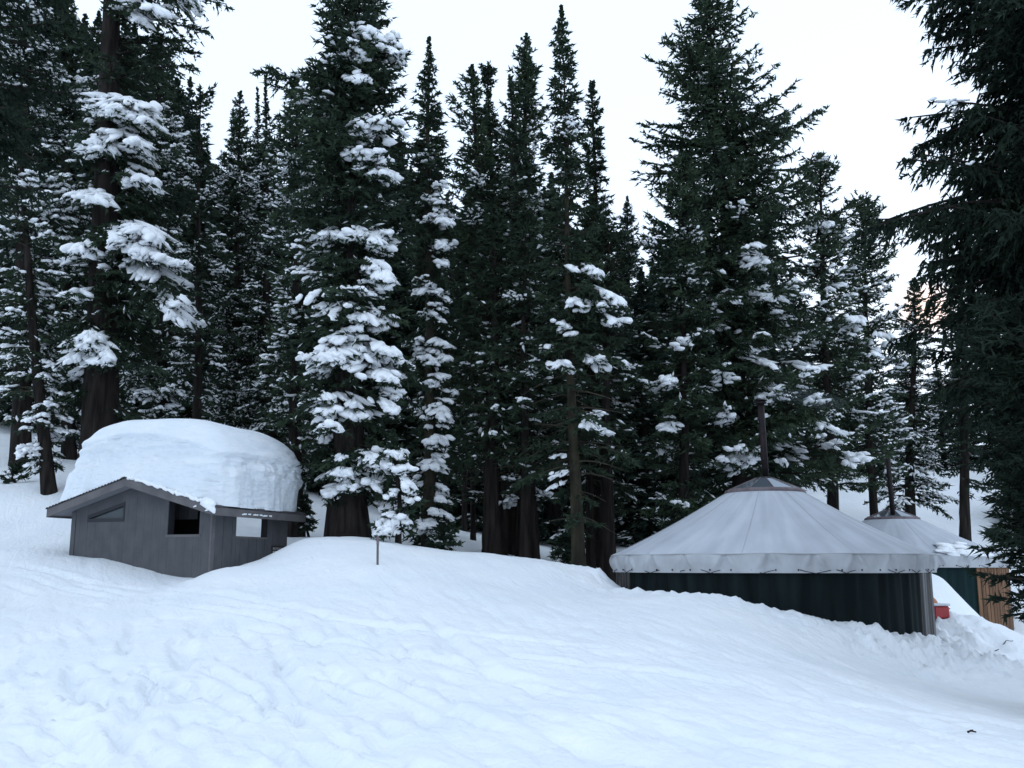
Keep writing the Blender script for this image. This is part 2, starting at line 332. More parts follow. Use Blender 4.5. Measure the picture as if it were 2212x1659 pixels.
# ------------------------------------------------------------------ restroom hut
def hut():
    base = -2.0 + EYE
    hz = gz(HX, HY)
    t = thing('restroom_hut', 'small grey-brown restroom hut half buried in snow under a thick snow slab', 'hut', (HX, HY, 0), HROT)
    ex = np.array((math.cos(HROT), math.sin(HROT))); ey = np.array((-math.sin(HROT), math.cos(HROT)))
    def onfront(u, v, yl=0.):        # pixel -> local (x, z) on the plane y = yl
        d = ray(u, v); O = np.array((HX, HY)) + ey * yl
        k = (O @ ey) / (d[:2] @ ey); p = d[:2] * k
        return float((p - O) @ ex), float(EYE + d[2] * k)
    def onside(u, v, xl=0.):         # pixel -> local (y, z) on the plane x = xl
        d = ray(u, v); O = np.array((HX, HY)) + ex * xl
        k = (O @ ex) / (d[:2] @ ex); p = d[:2] * k
        return float((p - O) @ ey), float(EYE + d[2] * k)
    FO = -.38                                      # front overhang
    xa, _ = onfront(155, 1150); yc, _ = onside(621, 1150)
    xl, zl = onfront(100, 1116, FO); xr_, zr_ = onfront(271, 1049, FO); xe = .30; _, ze = onfront(466, 1111, FO)
    yb = yc + .2
    sl_ = (zr_ - zl) / (xr_ - xl); sr_ = (zr_ - ze) / (xe - xr_)
    def under(x):                                  # underside of the roof
        return zr_ - (xr_ - x) * sl_ if x < xr_ else zr_ - (x - xr_) * sr_
    th = .16
    floor = base - .3
    # openings on the front
    wx0, wz0 = onfront(189, 1128); wx1, _ = onfront(270, 1100); _, wzl = onfront(190, 1114); _, wzr = onfront(270, 1084)
    ox0, oz0 = onfront(361, 1155); ox1, _ = onfront(430, 1155)
    def win_top(x): return wzl + (wzr - wzl) * (x - wx0) / (wx1 - wx0)
    def strips(x0, x1, w):
        n = max(1, round((x1 - x0) / w)); return np.linspace(x0, x1, n + 1)
    def clip_edges(xs, extra): return sorted(set([round(v, 5) for v in list(xs) + extra if xs[0] - 1e-6 <= v <= xs[-1] + 1e-6]))
    def pieces(x0, x1, topf, holes):               # one vertical strip minus the holes
        m = (x0 + x1) / 2; segs = [(lambda x: floor, topf)]
        for hx0, hx1, b, tp in holes:
            if hx0 - 1e-4 < m < hx1 + 1e-4:
                segs = [(lambda x: floor, b), (tp, topf)] if tp else [(lambda x: floor, b)]
        return [((x0, lo(x0)), (x1, lo(x1)), (x1, hi(x1)), (x0, hi(x0))) for lo, hi in segs if hi(m) - lo(m) > .02]
    fholes = [(wx0, wx1, lambda x: wz0, win_top), (ox0, ox1, lambda x: oz0, None)]
    topf = lambda x: under(x) + .02
    sheath = MB()
    xs = clip_edges(strips(xa, 0, .2), [wx0, wx1, ox0, ox1, xr_])
    for x0, x1 in zip(xs[:-1], xs[1:]):
        if x1 - x0 < .012: continue
        for c in pieces(x0, x1, topf, fholes):
            sheath.quadprism(c, .008, .07)
            b = MB(); gp = .0012
            c2 = [(c[0][0] + gp, c[0][1]), (c[1][0] - gp, c[1][1]), (c[2][0] - gp, c[2][1]), (c[3][0] + gp, c[3][1])]
            b.quadprism(c2, 0, .0065); b.build('siding_board', M['wall'], t)
    sheath.build('front_wall', M['wall'], t)
    # side wall (local x = 0, from y=0 to yc), built in a rotated helper space (x'=y)
    sy0, sz0 = onside(510, 1158); sy1, _ = onside(577, 1160); _, sz1 = onside(515, 1114)
    stop = lambda y: under(.0) + .02
    sholes = [(sy0, sy1, lambda y: sz0, None)]
    sh2 = MB(); ys = clip_edges(strips(.11, yc, .3), [sy0, sy1])
    def side(c, x0, x1, mb): mb.poly([(x0, q, z) for q, z in c] + [(x1, q, z) for q, z in c], [(0, 1, 2, 3), (7, 6, 5, 4), (0, 4, 5, 1), (1, 5, 6, 2), (2, 6, 7, 3), (3, 7, 4, 0)])
    for y0, y1 in zip(ys[:-1], ys[1:]):
        for c in pieces(y0, y1, stop, sholes):
            side(c, -.07, -.016, sh2); b = MB(); gp = .006
            side([(c[0][0] + gp, c[0][1]), (c[1][0] - gp, c[1][1]), (c[2][0] - gp, c[2][1]), (c[3][0] + gp, c[3][1])], -.014, .0, b); b.build('siding_board', M['wall'], t)
    sh2.build('side_wall', M['wall'], t)
    b = MB(); b.box((-.02, -.012, floor), (.02, .105, under(0) + .01)); b.build('corner_board', M['trim'], t, bevel=.004)
    b = MB(); b.box((xa - .015, -.018, floor), (xa + .09, .0 - .002, under(xa) + .01)); b.build('corner_board', M['wall'], t, bevel=.003)
    # far walls: left, rear (open bay behind the side window), inner partition
    b = MB(); b.box((xa, .075, floor), (xa + .07, yc, under(xa))); b.build('left_wall', M['wall'], t)
    rear = MB()
    for x0, x1 in ((xa + .075, xr_), (xr_, -1.95)):
        rear.quadprism(((x0, floor), (x1, floor), (x1, under(x1)), (x0, under(x0))), yc - .07, yc)
    rear.quadprism(((-.26, floor), (-.075, floor), (-.075, under(-.075)), (-.26, under(-.26))), yc - .07, yc)
    rear.quadprism(((-1.95, floor), (-.26, floor), (-.26, sz0 - .35), (-1.95, sz0 - .35)), yc - .07, yc)
    rear.build('rear_wall', M['wall'], t)
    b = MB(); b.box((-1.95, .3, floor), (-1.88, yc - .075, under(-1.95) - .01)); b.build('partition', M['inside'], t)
    # screen seen inside the front opening: boards in the upper half
    _, smz = onfront(400, 1122, .75)
    for x0, x1 in zip(strips(-3.3, -.9, .24)[:-1], strips(-3.3, -.9, .24)[1:]):
        b = MB(); b.box((x0 + .008, .75, smz), (x1 - .008, .78, min(under(x0), under(x1)) - .02)); b.build('inner_board', M['wall'], t)
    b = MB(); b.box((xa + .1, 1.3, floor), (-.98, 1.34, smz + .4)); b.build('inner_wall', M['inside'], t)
    # roof plates, soffits, fascias
    for k, (x0, x1) in enumerate(((xl, xr_), (xr_, xe))):
        r_ = MB(); r_.quadprism(((x0, under(x0) + .03), (x1, under(x1) + .03), (x1, under(x1) + th), (x0, under(x0) + th)), FO + .03, yb)
        r_.build('roof_slope', M['soffit'], t)
        f = MB(); f.quadprism(((x0, under(x0) - .012), (x1, under(x1) - .012), (x1, under(x1) + th - .005), (x0, under(x0) + th - .005)), FO, FO + .027)
        f.build('gable_fascia', M['trim'], t)
    f = MB(); f.box((xe + .002, FO + .03, ze - .014), (xe + .03, yb, ze + th - .02)); f.build('eave_fascia', M['trim'], t)
    f = MB(); f.box((xl - .03, FO + .03, zl - .014), (xl - .002, yb, zl + th - .02)); f.build('eave_fascia', M['trim'], t)
    # ribbed metal sheet edge on top of the roof
    for x0, x1 in ((xl - .03, xr_), (xr_, xe + .04)):
        n = 26; mb = MB(); pts = []
        for j in range(n * 2 + 1):
            x = x0 + (x1 - x0) * j / (n * 2); pts.append((x, under(x) + th + .002 + (.03 if j % 2 else 0)))
        V_ = [(x, FO - .02, z) for x, z in pts] + [(x, yb + .02, z) for x, z in pts] + [(x, FO - .02, z - .012) for x, z in pts]
        k = len(pts); mb.poly(V_, [(i, i + 1, k + i + 1, k + i) for i in range(k - 1)] + [(2 * k + i, 2 * k + i + 1, i + 1, i) for i in range(k - 1)])
        mb.raw('metal_sheet', M['metalroof'], t)
    # left window: frame and pane
    fw = .07
    bars = [((wx0, wz0), (wx1, wz0), (wx1, wz0 + fw), (wx0, wz0 + fw)), ((wx0, wzl - fw), (wx1, wzr - fw), (wx1, wzr), (wx0, wzl)),
            ((wx1 - fw * .5, wz0 + fw), (wx1, wz0 + fw), (wx1, wzr - fw), (wx1 - fw * .5, wzr - fw))]
    wn = MB(); wn.quadprism(bars[0], -.012, .08); wf = wn.build('window', M['frame'], t)
    for c in bars[1:]:
        q = MB(); q.quadprism(c, -.010, .078); q.build('frame', M['frame'], wf)
    q = MB(); q.prism([(wx0 + .02, wz0 + fw), (wx1 - fw * .5, wz0 + fw), (wx1 - fw * .5, wzr - fw - .01), (wx0 + .02, wzl - fw + .0)], .05, .056); q.build('pane', M['pane'], wf)
    # reveals of the front and side openings
    q = MB(); q.box((ox0 - .03, .0 - .01, oz0 - .05), (ox1 + .03, .12, oz0)); q.build('sill', M['trim'], t)
    for x in (ox0, ox1 - .0):
        q = MB(); q.box((x - .02, .018, oz0 + .002), (x + .001, .2, under(x) - .03)); q.build('jamb', M['frame'], t)
    q = MB(); q.box((-.16, sy0, sz0 - .04), (.008, sy1, sz0)); q.build('sill', M['trim'], t)
    q = MB(); q.box((-.16, sy1, sz0), (-.004, sy1 + .02, under(0) - .005)); q.build('jamb', M['frame'], t)
    # sign on the side wall
    gy0, gz1 = onside(586, 1179); gy1, gz0 = onside(610, 1215)
    sg = MB(); sg.box((.002, gy0, gz0), (.016, gy1, gz1)); so_ = sg.build('restroom_sign', M['sign'], t, bevel=.004)
    w_ = gy1 - gy0; by0, by1 = gy0 + .1 * w_, gy1 - .12 * w_; bz1 = gz1 - .11; bz0 = gz0 + .02; e = .014
    for (p0, p1) in (((by0, bz1 - e), (by1, bz1)), ((by0, bz0), (by0 + e * 2, bz1 - e)), ((by1 - e * 2, bz0), (by1, bz1 - e)), ((by0 + e * 2, bz0), (by1 - e * 2, bz0 + e))):
        q = MB(); q.box((.0165, p0[0], p0[1]), (.019, p1[0], p1[1])); q.build('sign_border', M['signw'], so_)
    cy = (by0 + by1) / 2; q = MB()                          # standing figure pictogram
    zt = bz1 - .05; q.poly([(.0185, cy + .02 * math.cos(k), zt + .02 * math.sin(k)) for k in np.linspace(0, 2 * math.pi, 12, endpoint=False)], [tuple(range(12))])
    q.box((.0165, cy - .03, zt - .14), (.019, cy + .03, zt - .03)); q.box((.0165, cy - .026, bz0 + .03), (.019, cy - .004, zt - .14)); q.box((.0165, cy + .004, bz0 + .03), (.019, cy + .026, zt - .14))
    q.build('pictogram', M['signw'], so_)
    tx = bpy.data.curves.new('sign_text', 'FONT'); tx.body = 'RESTROOM'; tx.size = .095; tx.align_x = 'CENTER'; tx.extrude = .0008
    to = bpy.data.objects.new('tmp', tx); COL.objects.link(to); bpy.context.view_layer.update()
    me = bpy.data.meshes.new_from_object(to.evaluated_get(bpy.context.evaluated_depsgraph_get())); bpy.data.objects.remove(to)
    wd = max(v.co.x for v in me.vertices) - min(v.co.x for v in me.vertices); sc = .8 * w_ / wd
    me.transform(Matrix.Translation((.018, (gy0 + gy1) / 2, gz1 - .08)) @ Matrix.Rotation(R(90), 4, 'Z') @ Matrix.Rotation(R(90), 4, 'X') @ Matrix.Diagonal((sc, sc * .9, 1, 1)))
    me.materials.clear(); link('sign_text', me, M['signw'], so_)
    # ---- snow slab on the roof: separate thing lying on the hut
    ys0, ys1 = FO + .0, yb + .05; xs0, xs1 = xl + .03, xe + .03
    Nth, Nph = 420, 110
    cx, cy_ = (xs0 + xs1) / 2, (ys0 + ys1) / 2; hx_, hy_ = (xs1 - xs0) / 2, (ys1 - ys0) / 2
    th_ = math.pi / 2 + np.linspace(0, 2 * math.pi, Nth, endpoint=False); n = 9
    c_, s_ = np.cos(th_), np.sin(th_); rr = (np.abs(c_) ** n + np.abs(s_) ** n) ** (-1 / n)
    ux, uy = rr * c_, rr * s_                      # unit rounded square
    arc = np.r_[0, np.cumsum(np.hypot(np.diff(ux * hx_), np.diff(uy * hy_)))] * 1.3
    def underv(x): return np.where(x < xr_, zr_ - (xr_ - x) * sl_, zr_ - (x - xr_) * sr_)
    ztop = EYE + (1224 - 907) / F * 21.2 + .0
    def top(x, y):
        q = (x - (cx + .05)) / hx_
        return ztop - .46 * np.clip(np.abs(q), 0, 2) ** 2.2 * np.where(q > 0, 1.0, .45) - .12 * ((y - cy_) / hy_) ** 2 + .05 * fbm(x * .8 + 3, y * .8, 2)
    ph = np.concatenate([np.linspace(0, .55, 70, endpoint=False), np.linspace(.55, 1, Nph - 70)]) ** 1.0 * math.pi / 2
    Vs = []
    nn = 8
    for p in ph:
        s = math.cos(p) ** (2 / nn); h = math.sin(p) ** (2 / nn)
        # lean of the four sides with height
        x = ux * hx_ * s; y = uy * hy_ * s
        leftness = np.clip(-ux, 0, 1); rightness = np.clip(ux, 0, 1)
        x = x + leftness * (.66 * h ** 1.1) * s - rightness * .02 * h
        y = y + np.clip(-uy, 0, 1) * .10 * h * s
        X = cx + x; Y = cy_ + y
        zb = underv(X) + th + .02
        z = zb + (np.maximum(top(X, Y), zb + .1) - zb) * h
        wall = s ** 3                              # relief only on the standing faces
        lay = .075 * fbm(arc * 1.1 + 3, z * 5.0, 5) + .05 * np.maximum(0, fbm(arc * 2.4 + 9, z * 5.2, 4)) + .05 * pn(arc * .5, z * 11) + .03 * fbm(arc * 2.6, z * 4.6, 4) + .07 * pn(arc * .3 + 7, z * 2.4) - .02 * np.abs(pn(arc * .8, z * 9))
        # lip of newer snow over the older packed layer
        frac = (z - zb) / (np.maximum(top(X, Y), zb + .1) - zb)
        lipz = .70 + .05 * pn(arc * .8, arc * 0)
        lay = np.where(frac > lipz, lay * .22, lay) + .055 * np.exp(-((frac - lipz - .05) / .05) ** 2)
        ln = np.hypot(ux, uy); nxn = ux ** 5; nyn = uy ** 5; l2 = np.hypot(nxn, nyn) + 1e-6
        X = X + nxn / l2 * lay * wall * 1.2; Y = Y + nyn / l2 * lay * wall * 1.2
        Vs.append(np.c_[X, Y, z])
    Vs = np.concatenate(Vs + [np.array([[cx, cy_, float(top(np.array([cx]), np.array([cy_]))[0])]])])
    Fq = []
    for i in range(len(ph) - 1):
        j = np.arange(Nth); Fq.append(np.c_[i * Nth + j, i * Nth + (j + 1) % Nth, (i + 1) * Nth + (j + 1) % Nth, (i + 1) * Nth + j])
    me = tomesh('snow_slab', Vs, np.concatenate(Fq), True)
    sn = link('snow_slab', me, M['roofsnow']); sn.location = (HX, HY, 0); sn.rotation_euler = (0, 0, HROT)
    sn['label'] = 'huge layered slab of packed snow lying on the roof of the grey hut'; sn['category'] = 'snow'
    # the thin crust curling over the gable edge, with a drip at the corner
    q = MB(); pts = []; rad = []
    rg = np.random.default_rng(3)
    for k in range(40):
        f_ = k / 39; x = xr_ + .05 + (xe - .02 - xr_) * f_
        pts.append((x, FO - .015 + .01 * rg.normal(), under(x) + th + .03 + .012 * rg.normal())); rad.append(.022 + .018 * rg.random() + (.05 if f_ > .9 else 0))
    q.tube(pts, rad, 8); q.tube([(xe - .2, FO - .01, ze + th + .1), (xe - .05, FO - .03, ze + th), (xe + .04, FO - .045, ze + th - .09), (xe + .07, FO - .05, ze + th - .14)], [.11, .09, .05, .02], 8)
    for fx, fz, fr in ((.93, -.1, .025), (.80, -.06, .02)):
        x = xr_ + (xe - xr_) * fx; q.tube([(x - .03, FO - .008, under(x) + .03), (x + .04, FO - .008, under(x) + .05)], [.01, fr], 6)
    sn2 = q.build('snow_crust', M['treesnow'], sn, smooth=True)
    q = MB()
    for k in range(9):
        y = .55 + k * .12 + .03 * rg.normal(); q.tube([(xe + .033, y - .05, ze + .05 + .01 * rg.normal()), (xe + .035, y + .03, ze + .055)], [.012, .018], 5)
    fp = q.build('frost_patch', M['treesnow'], t); fp['kind'] = 'stuff'
    return t
hut()

# ------------------------------------------------------------------ yurts
def yurt(cx, cy, Rr, zeave_edge, ztip, floorz, label, seed, second=False, rdome=.80, pipe_pts=None, vin=None):
    rg = np.random.default_rng(seed)
    t = thing('yurt', label, 'yurt', (cx, cy, 0), 0)
    zr = zeave_edge; ze = zr + .36                      # ze: roof edge, zr: bottom of the valance
    zd = ztip - .30
    nr = 30; ph0 = rg.random() * 6
    def fold(a, i):                                      # gentle facets over the rafters
        return (.0, .0)
    prof = [(rdome - .02, zd)] + [(rdome + (Rr - rdome) * k, zd + (ze - zd) * k + .0) for k in np.linspace(.06, 1, 16)]
    def rf(a, i):
        k = i / 16
        if i == 16: return (.022, -.006 + .005 * math.sin(a * 13))
        return (0, -.004 * k * (1 - abs(math.sin(a * nr / 2)) ** .6) + .012 * math.sin(a * 7 + seed) * k - .05 * math.sin(math.pi * k))
    b = MB(); b.revolve(prof, 360, fr=rf); b.build('roof_canvas', M['canvas'], t, smooth=True)
    # seams of the canvas sections and one belt seam
    for k in range(10):
        a = ph0 + k * 2 * math.pi / 10; q = MB()
        pts = [((rdome + (Rr - rdome) * f) * math.cos(a), (rdome + (Rr - rdome) * f) * math.sin(a), zd + (ze - zd) * f + .006 - .05 * math.sin(math.pi * f)) for f in np.linspace(0, 1, 10)]
        q.tube(pts, .0025, 5); q.build('seam', M['seam'], t)
    # valance with tucks; hangs from the roof edge
    ntk = 26
    def vf(a, i):
        f = i / 10; ph = (a * ntk / (2 * math.pi)) % 1
        tuck = math.exp(-((ph - .5) / .10) ** 2)
        diag = math.exp(-((ph - .5 - .32 * f) / .06) ** 2) + math.exp(-((ph - .5 + .30 * f) / .07) ** 2)
        d = -.06 * tuck * (1 - .4 * f) + .06 * diag * math.sin(math.pi * min(1, f * 1.1)) + .015 * math.sin(a * 17 + seed + f * 2) + .012 * math.sin(a * 41 + 3 * f) * f
        return (d, 0 + (.005 * math.sin(a * 13) * (1 - f)))
    prof = [(Rr - .02, ze + .002), (Rr + .01, ze - .004)] + [(Rr + .025 - .018 * (k / 8) ** 1.3, ze - .03 - (ze - .03 - zr) * k / 8) for k in range(9)]
    b = MB(); b.revolve(prof, 720, fr=vf); v = b.build('valance', M['valance'], t, smooth=True)
    v.data.materials[0] = M['valance']
    q = MB(); q.tube([((Rr + .022) * math.cos(a), (Rr + .022) * math.sin(a), ze - .012 + .005 * math.sin(a * 13)) for a in np.linspace(0, 2 * math.pi, 160)], .011, 5); q.build('edge_seam', M['seam'], t)
    # lacing loops along the lower edge of the valance
    for k in range(ntk):
        a0 = (k + .15 + .12 * rg.normal()) * 2 * math.pi / ntk
        if math.sin(a0) > .35: continue
        a1 = a0 + (.5 + .1 * rg.normal()) * 2 * math.pi / ntk; am = (a0 + a1) / 2; q = MB(); r = Rr + .02
        q.tube([(r * math.cos(a0), r * math.sin(a0), zr + .06), (r * math.cos(a0 + .03), r * math.sin(a0 + .03), zr + .03), (r * math.cos(am), r * math.sin(am), zr - .005), (r * math.cos(a1 - .03), r * math.sin(a1 - .03), zr + .03), (r * math.cos(a1), r * math.sin(a1), zr + .05)], .007, 5)
        q.build('lacing', M['rope'], t)
    q = MB()
    for k in range(ntk * 2):
        a0 = (k + .3) * math.pi / ntk; r = Rr + .012
        q.tube([(r * math.cos(a0), r * math.sin(a0), zr + .055), ((r + .014) * math.cos(a0), (r + .014) * math.sin(a0), zr + .055)], .016, 8)
    g_ = q.build('grommet', M['rope'], t); g_['kind'] = 'stuff'
    # wall canvas with hanging folds
    rw = Rr - .12
    def wf(a, i):
        f = i / 8; return (.018 * math.sin(a * 31 + 2 * math.sin(a * 5)) + .015 * math.sin(a * 57 + seed + f) + .02 * f * math.sin(a * 11) + .012 * math.sin(a * 90), 0)
    zs = np.linspace(zr + .1, floorz, 9)
    if vin is None: vin = []
    segs = []; cur = 0
    for a0, a1, kind in vin:
        b = MB(); b.revolve([(rw + .012, z) for z in zs], int(200 * (a1 - a0)), a0, a1, fr=wf)
        if kind == 'boards':
            pass
        else: b.build('clear_wall_panel', M['vinyl'], t, smooth=True)
    b = MB(); b.revolve([(rw, z) for z in zs], 900, fr=wf); b.build('wall_canvas', M['green2' if second else 'green'], t, smooth=True)
    # skylight dome: panels between ribs, trim ring, collar
    np_ = 10; tip = .17
    dm = MB(); dm.revolve([(rdome + .045, zd - .03), (rdome + .05, zd + .0), (rdome + .03, zd + .035), (rdome - .03, zd + .055)], 96); dm.build('dome_ring', M['ring'], t, smooth=True)
    core = MB(); core.revolve([(rdome - .06, zd - .1), (rdome - .07, zd + .02), (.1, ztip - .06)], 48); core.build('dome_lining', M['frame'], t)
    for k in range(np_):
        a0 = 2 * math.pi * k / np_ + .3; a1 = a0 + 2 * math.pi / np_; q = MB()
        r0, r1 = rdome - .03, tip; n4 = [(r0 * math.cos(a0 + .02), r0 * math.sin(a0 + .02), zd + .055), (r0 * math.cos(a1 - .02), r0 * math.sin(a1 - .02), zd + .055), (r1 * math.cos(a1 - .06), r1 * math.sin(a1 - .06), ztip), (r1 * math.cos(a0 + .06), r1 * math.sin(a0 + .06), ztip)]
        q.poly(n4 + [(x, y, z - .012) for x, y, z in n4], [(0, 1, 2, 3), (7, 6, 5, 4), (0, 4, 5, 1), (1, 5, 6, 2), (2, 6, 7, 3), (3, 7, 4, 0)]); q.build('skylight_panel', M['dome_sheen'] if -1.45 < ((a0 + a1) / 2 + math.pi) % (2 * math.pi) - math.pi < .3 else M['dome'], t)  # right-hand panels take the painted sky reflection
        q = MB(); q.tube([(r0 * math.cos(a0), r0 * math.sin(a0), zd + .058), (r1 * math.cos(a0), r1 * math.sin(a0), ztip + .004)], .014, 5); q.build('skylight_rib', M['ring'], t)
    q = MB(); q.revolve([(.0, ztip + .03), (.13, ztip + .025), (tip + .03, ztip + .005), (tip + .035, ztip - .03)], 32); q.build('dome_collar', M['frame'], t, smooth=True)
    # stove pipe with sections and cap
    p0, p1, rp = pipe_pts
    q = MB(); q.tube([p0, p1], rp, 20); pp = q.build('stove_pipe', M['pipe'], t, smooth=True)
    d = (np.array(p1) - np.array(p0))
    for f in (.30, .62):
        c = np.array(p0) + d * f; q = MB(); q.tube([c - d * .012, c + d * .012], rp + .006, 20); q.build('pipe_joint', M['pipe'], pp)
    e = np.array(p1); q = MB(); q.tube([e + (0, 0, .0), e + (0, 0, .03)], [rp * 1.7, rp * 1.8], 20); q.tube([e + (0, 0, .06), e + (0, 0, .075), e + (0, 0, .11)], [rp * 2.0, rp * 2.0, .02], 20)
    for k in range(3):
        aa = k * 2.1; q.tube([e + (rp * math.cos(aa), rp * math.sin(aa), -.02), e + (rp * 1.1 * math.cos(aa), rp * 1.1 * math.sin(aa), .065)], .006, 4)
    q.build('pipe_cap', M['pipe'], pp)
    return t
tipz = P(1655, 1033, Y1[1])[2]; eav = P(1671, 1238, Y1[1] - YR1)[2]
ax1 = Y1[0]
p0 = P(1655, 1042, Y1[1]); p1 = P(1643, 872, Y1[1])
yt1 = yurt(Y1[0], Y1[1], YR1, eav - .0, tipz, EYE - 2.5, 'large near yurt with pale canvas roof, green walls and a tall stove pipe', 1,
     pipe_pts=((p0[0] - Y1[0], 0, p0[2]), (p1[0] - Y1[0], 0, p1[2]), .072), rdome=.80,
     vin=[(-.74, -.52, 'vinyl'), (-.50, -.1, 'vinyl'), (math.pi - .25, math.pi + .30, 'vinyl')])
tipz2 = P(1934, 1101, Y2[1])[2]; p0 = P(1934, 1112, Y2[1] - .75); p1 = P(1922, 980, Y2[1] - .75)
yt2 = yurt(Y2[0], Y2[1], YR2, P(2060, 1226, Y2[1] - YR2)[2], tipz2, EYE - 2.9, 'farther yurt with patchy snow on its roof, behind the large near one', 2, second=True,
     pipe_pts=((p0[0] - Y2[0], -.55, p0[2]), (p1[0] - Y2[0], -.55, p1[2]), .075))
# brown boards on the right-hand wall of the far yurt
zt2 = P(2060, 1226, Y2[1] - YR2)[2]
for k in range(30):
    a0 = -1.17 + k * .048; b = MB(); r = YR2 - .05; w2 = .0195
    c = math.cos(a0), math.sin(a0); tn = (-math.sin(a0), math.cos(a0)); hw = r * w2
    V_ = []
    for z in (EYE - 3.0, zt2 + .02):
        for rr_, ss in ((r, -1), (r, 1), (r - .03, 1), (r - .03, -1)): V_.append((rr_ * c[0] + ss * hw * tn[0], rr_ * c[1] + ss * hw * tn[1], z))
    b.poly(V_, [(0, 3, 2, 1), (4, 5, 6, 7), (0, 1, 5, 4), (1, 2, 6, 5), (2, 3, 7, 6), (3, 0, 4, 7)]); b.build('wall_board', M['wood'], yt2)

# ------------------------------------------------------------------ snow patch on the far yurt roof
ICO = {0: (np.array([(1, 0, 0), (-1, 0, 0), (0, 1, 0), (0, -1, 0), (0, 0, 1), (0, 0, -1.)]), np.array([(0, 2, 4), (2, 1, 4), (1, 3, 4), (3, 0, 4), (2, 0, 5), (1, 2, 5), (3, 1, 5), (0, 3, 5)]))}
def ico(n):
    if n not in ICO:
        b = bmesh.new(); bmesh.ops.create_icosphere(b, subdivisions=n, radius=1); b.verts.ensure_lookup_table()
        ICO[n] = (np.array([v.co[:] for v in b.verts]), np.array([[v.index for v in f.verts] for f in b.faces])); b.free()
    return ICO[n]
def pads(C, D, U, h, rng, n=2, jit=.12):
    """ellipsoid pads: centres C, unit long axes D, half sizes h (len, width, thick)"""
    V, Fc = ico(n); m = len(C)
    side = np.cross(D, U); side /= np.linalg.norm(side, axis=1)[:, None] + 1e-9; up = np.cross(side, D)
    L = V[None] * (1 + jit * rng.normal(size=(m, len(V), 1)))
    L = L * h[:, None, :]
    W = C[:, None] + L[..., :1] * D[:, None] + L[..., 1:2] * side[:, None] + L[..., 2:] * up[:, None]
    T = (Fc[None] + (np.arange(m) * len(V))[:, None, None]).reshape(-1, 3)
    return W.reshape(-1, 3), T
rg = np.random.default_rng(5); C = []; Hh = []
for k in range(60):
    u = rg.uniform(2035, 2130); 
    f = (u - 2035) / 95; v = 1180 + 22 * f + rg.normal() * 6 * (1 - .3 * f) + 8 * math.sin(f * 9) * .4
    # on the roof cone: find the depth where the ray meets it
    d = ray(u, v); best = None
    for Y in np.linspace(Y2[1] - YR2, Y2[1], 120):
        p = P(u, v, Y); r = math.hypot(p[0] - Y2[0], p[1] - Y2[1]); zc = zt2 + .36 + (tipz2 - .3 - zt2 - .36) * (YR2 - r) / (YR2 - .8)
        if r < YR2 and p[2] <= zc: best = (p[0], Y, zc); break
    if best: C.append(best); Hh.append((.22 * rg.uniform(.6, 1.5), .16 * rg.uniform(.6, 1.4), .055))
if C:
    C = np.array(C); D = np.tile((.96, .28, -.1), (len(C), 1)); W, T = pads(C + (0, 0, -.0), D / np.linalg.norm(D[0]), np.tile((0, 0, 1.), (len(C), 1)), np.array(Hh), rg)
    o = link('roof_snow_patch', tomesh('roof_snow_patch', W, T, True), M['treesnow']); o['label'] = 'thin ragged patch of snow lying low on the farther yurt roof'; o['category'] = 'snow'

# ------------------------------------------------------------------ marker pole, cooler, orange tub
def pole():
    x, y = P(816.5, 1217, 18.4)[:2]; z = gz(x, y); zt = P(815, 1160, 18.4)[2]
    t = thing('marker_pole', 'thin grey-brown marker pole stuck in the snow in front of the big fir', 'pole', (x, y, z))
    q = MB(); q.tube([(0, 0, -.5), (-.015, 0, zt - z)], .021, 8); q.build('shaft', M['post'], t, smooth=True)
    q = MB(); q.tube([(-.013, 0, zt - z - .13), (-.015, 0, zt - z + .01)], .026, 8); q.build('cap', M['ring'], t)
pole()
def cooler():
    Ys = np.linspace(22.6, 27, 60); pp = [P(2036, 1336, Y) for Y in Ys]; gg = [gz(*p_[:2]) for p_ in pp]; i_ = next((k for k in range(60) if pp[k][2] <= gg[k]), 30)
    print('COOLER', Ys[i_], [round(a_[2] - b_, 2) for a_, b_ in zip(pp, gg)][::6]); x, y = pp[i_][:2]; z = gg[i_] - .02
    t = thing('drink_cooler', 'red cooler with a white lid on the snow between the two yurts', 'cooler', (x - .1, y, z), .25)
    q = MB(); q.box((-.20, -.17, .0), (.20, .17, .27)); q.build('body', M['red'], t, bevel=.03)
    q = MB(); q.box((-.215, -.185, .275), (.215, .185, .325)); q.build('lid', M['white'], t, bevel=.015)
    q = MB(); q.tube([(.21, -.1, .2), (.25, -.1, .21), (.25, .1, .21), (.21, .1, .2)], .012, 6); q.build('handle', M['frame'], t)
    t2 = thing('storage_tub', 'rounded orange tub behind the red cooler beside the near yurt', 'tub', (x - .14, y + .5, gz(x - .14, y + .5) + .24))
    V, Fc = ico(3); V2 = V.copy(); V2[:, 2] = np.where(V2[:, 2] < 0, V2[:, 2] * .9, V2[:, 2] * .8); V2 = V2 * (.26, .22, .27)
    link('shell', tomesh('shell', V2, Fc, True), M['orange'], t2)
    q = MB(); q.tube([(.25 * math.cos(k), .21 * math.sin(k), .03) for k in np.linspace(0, 2 * math.pi, 24)], .012, 6); q.build('rim', M['frame'], t2)
cooler()

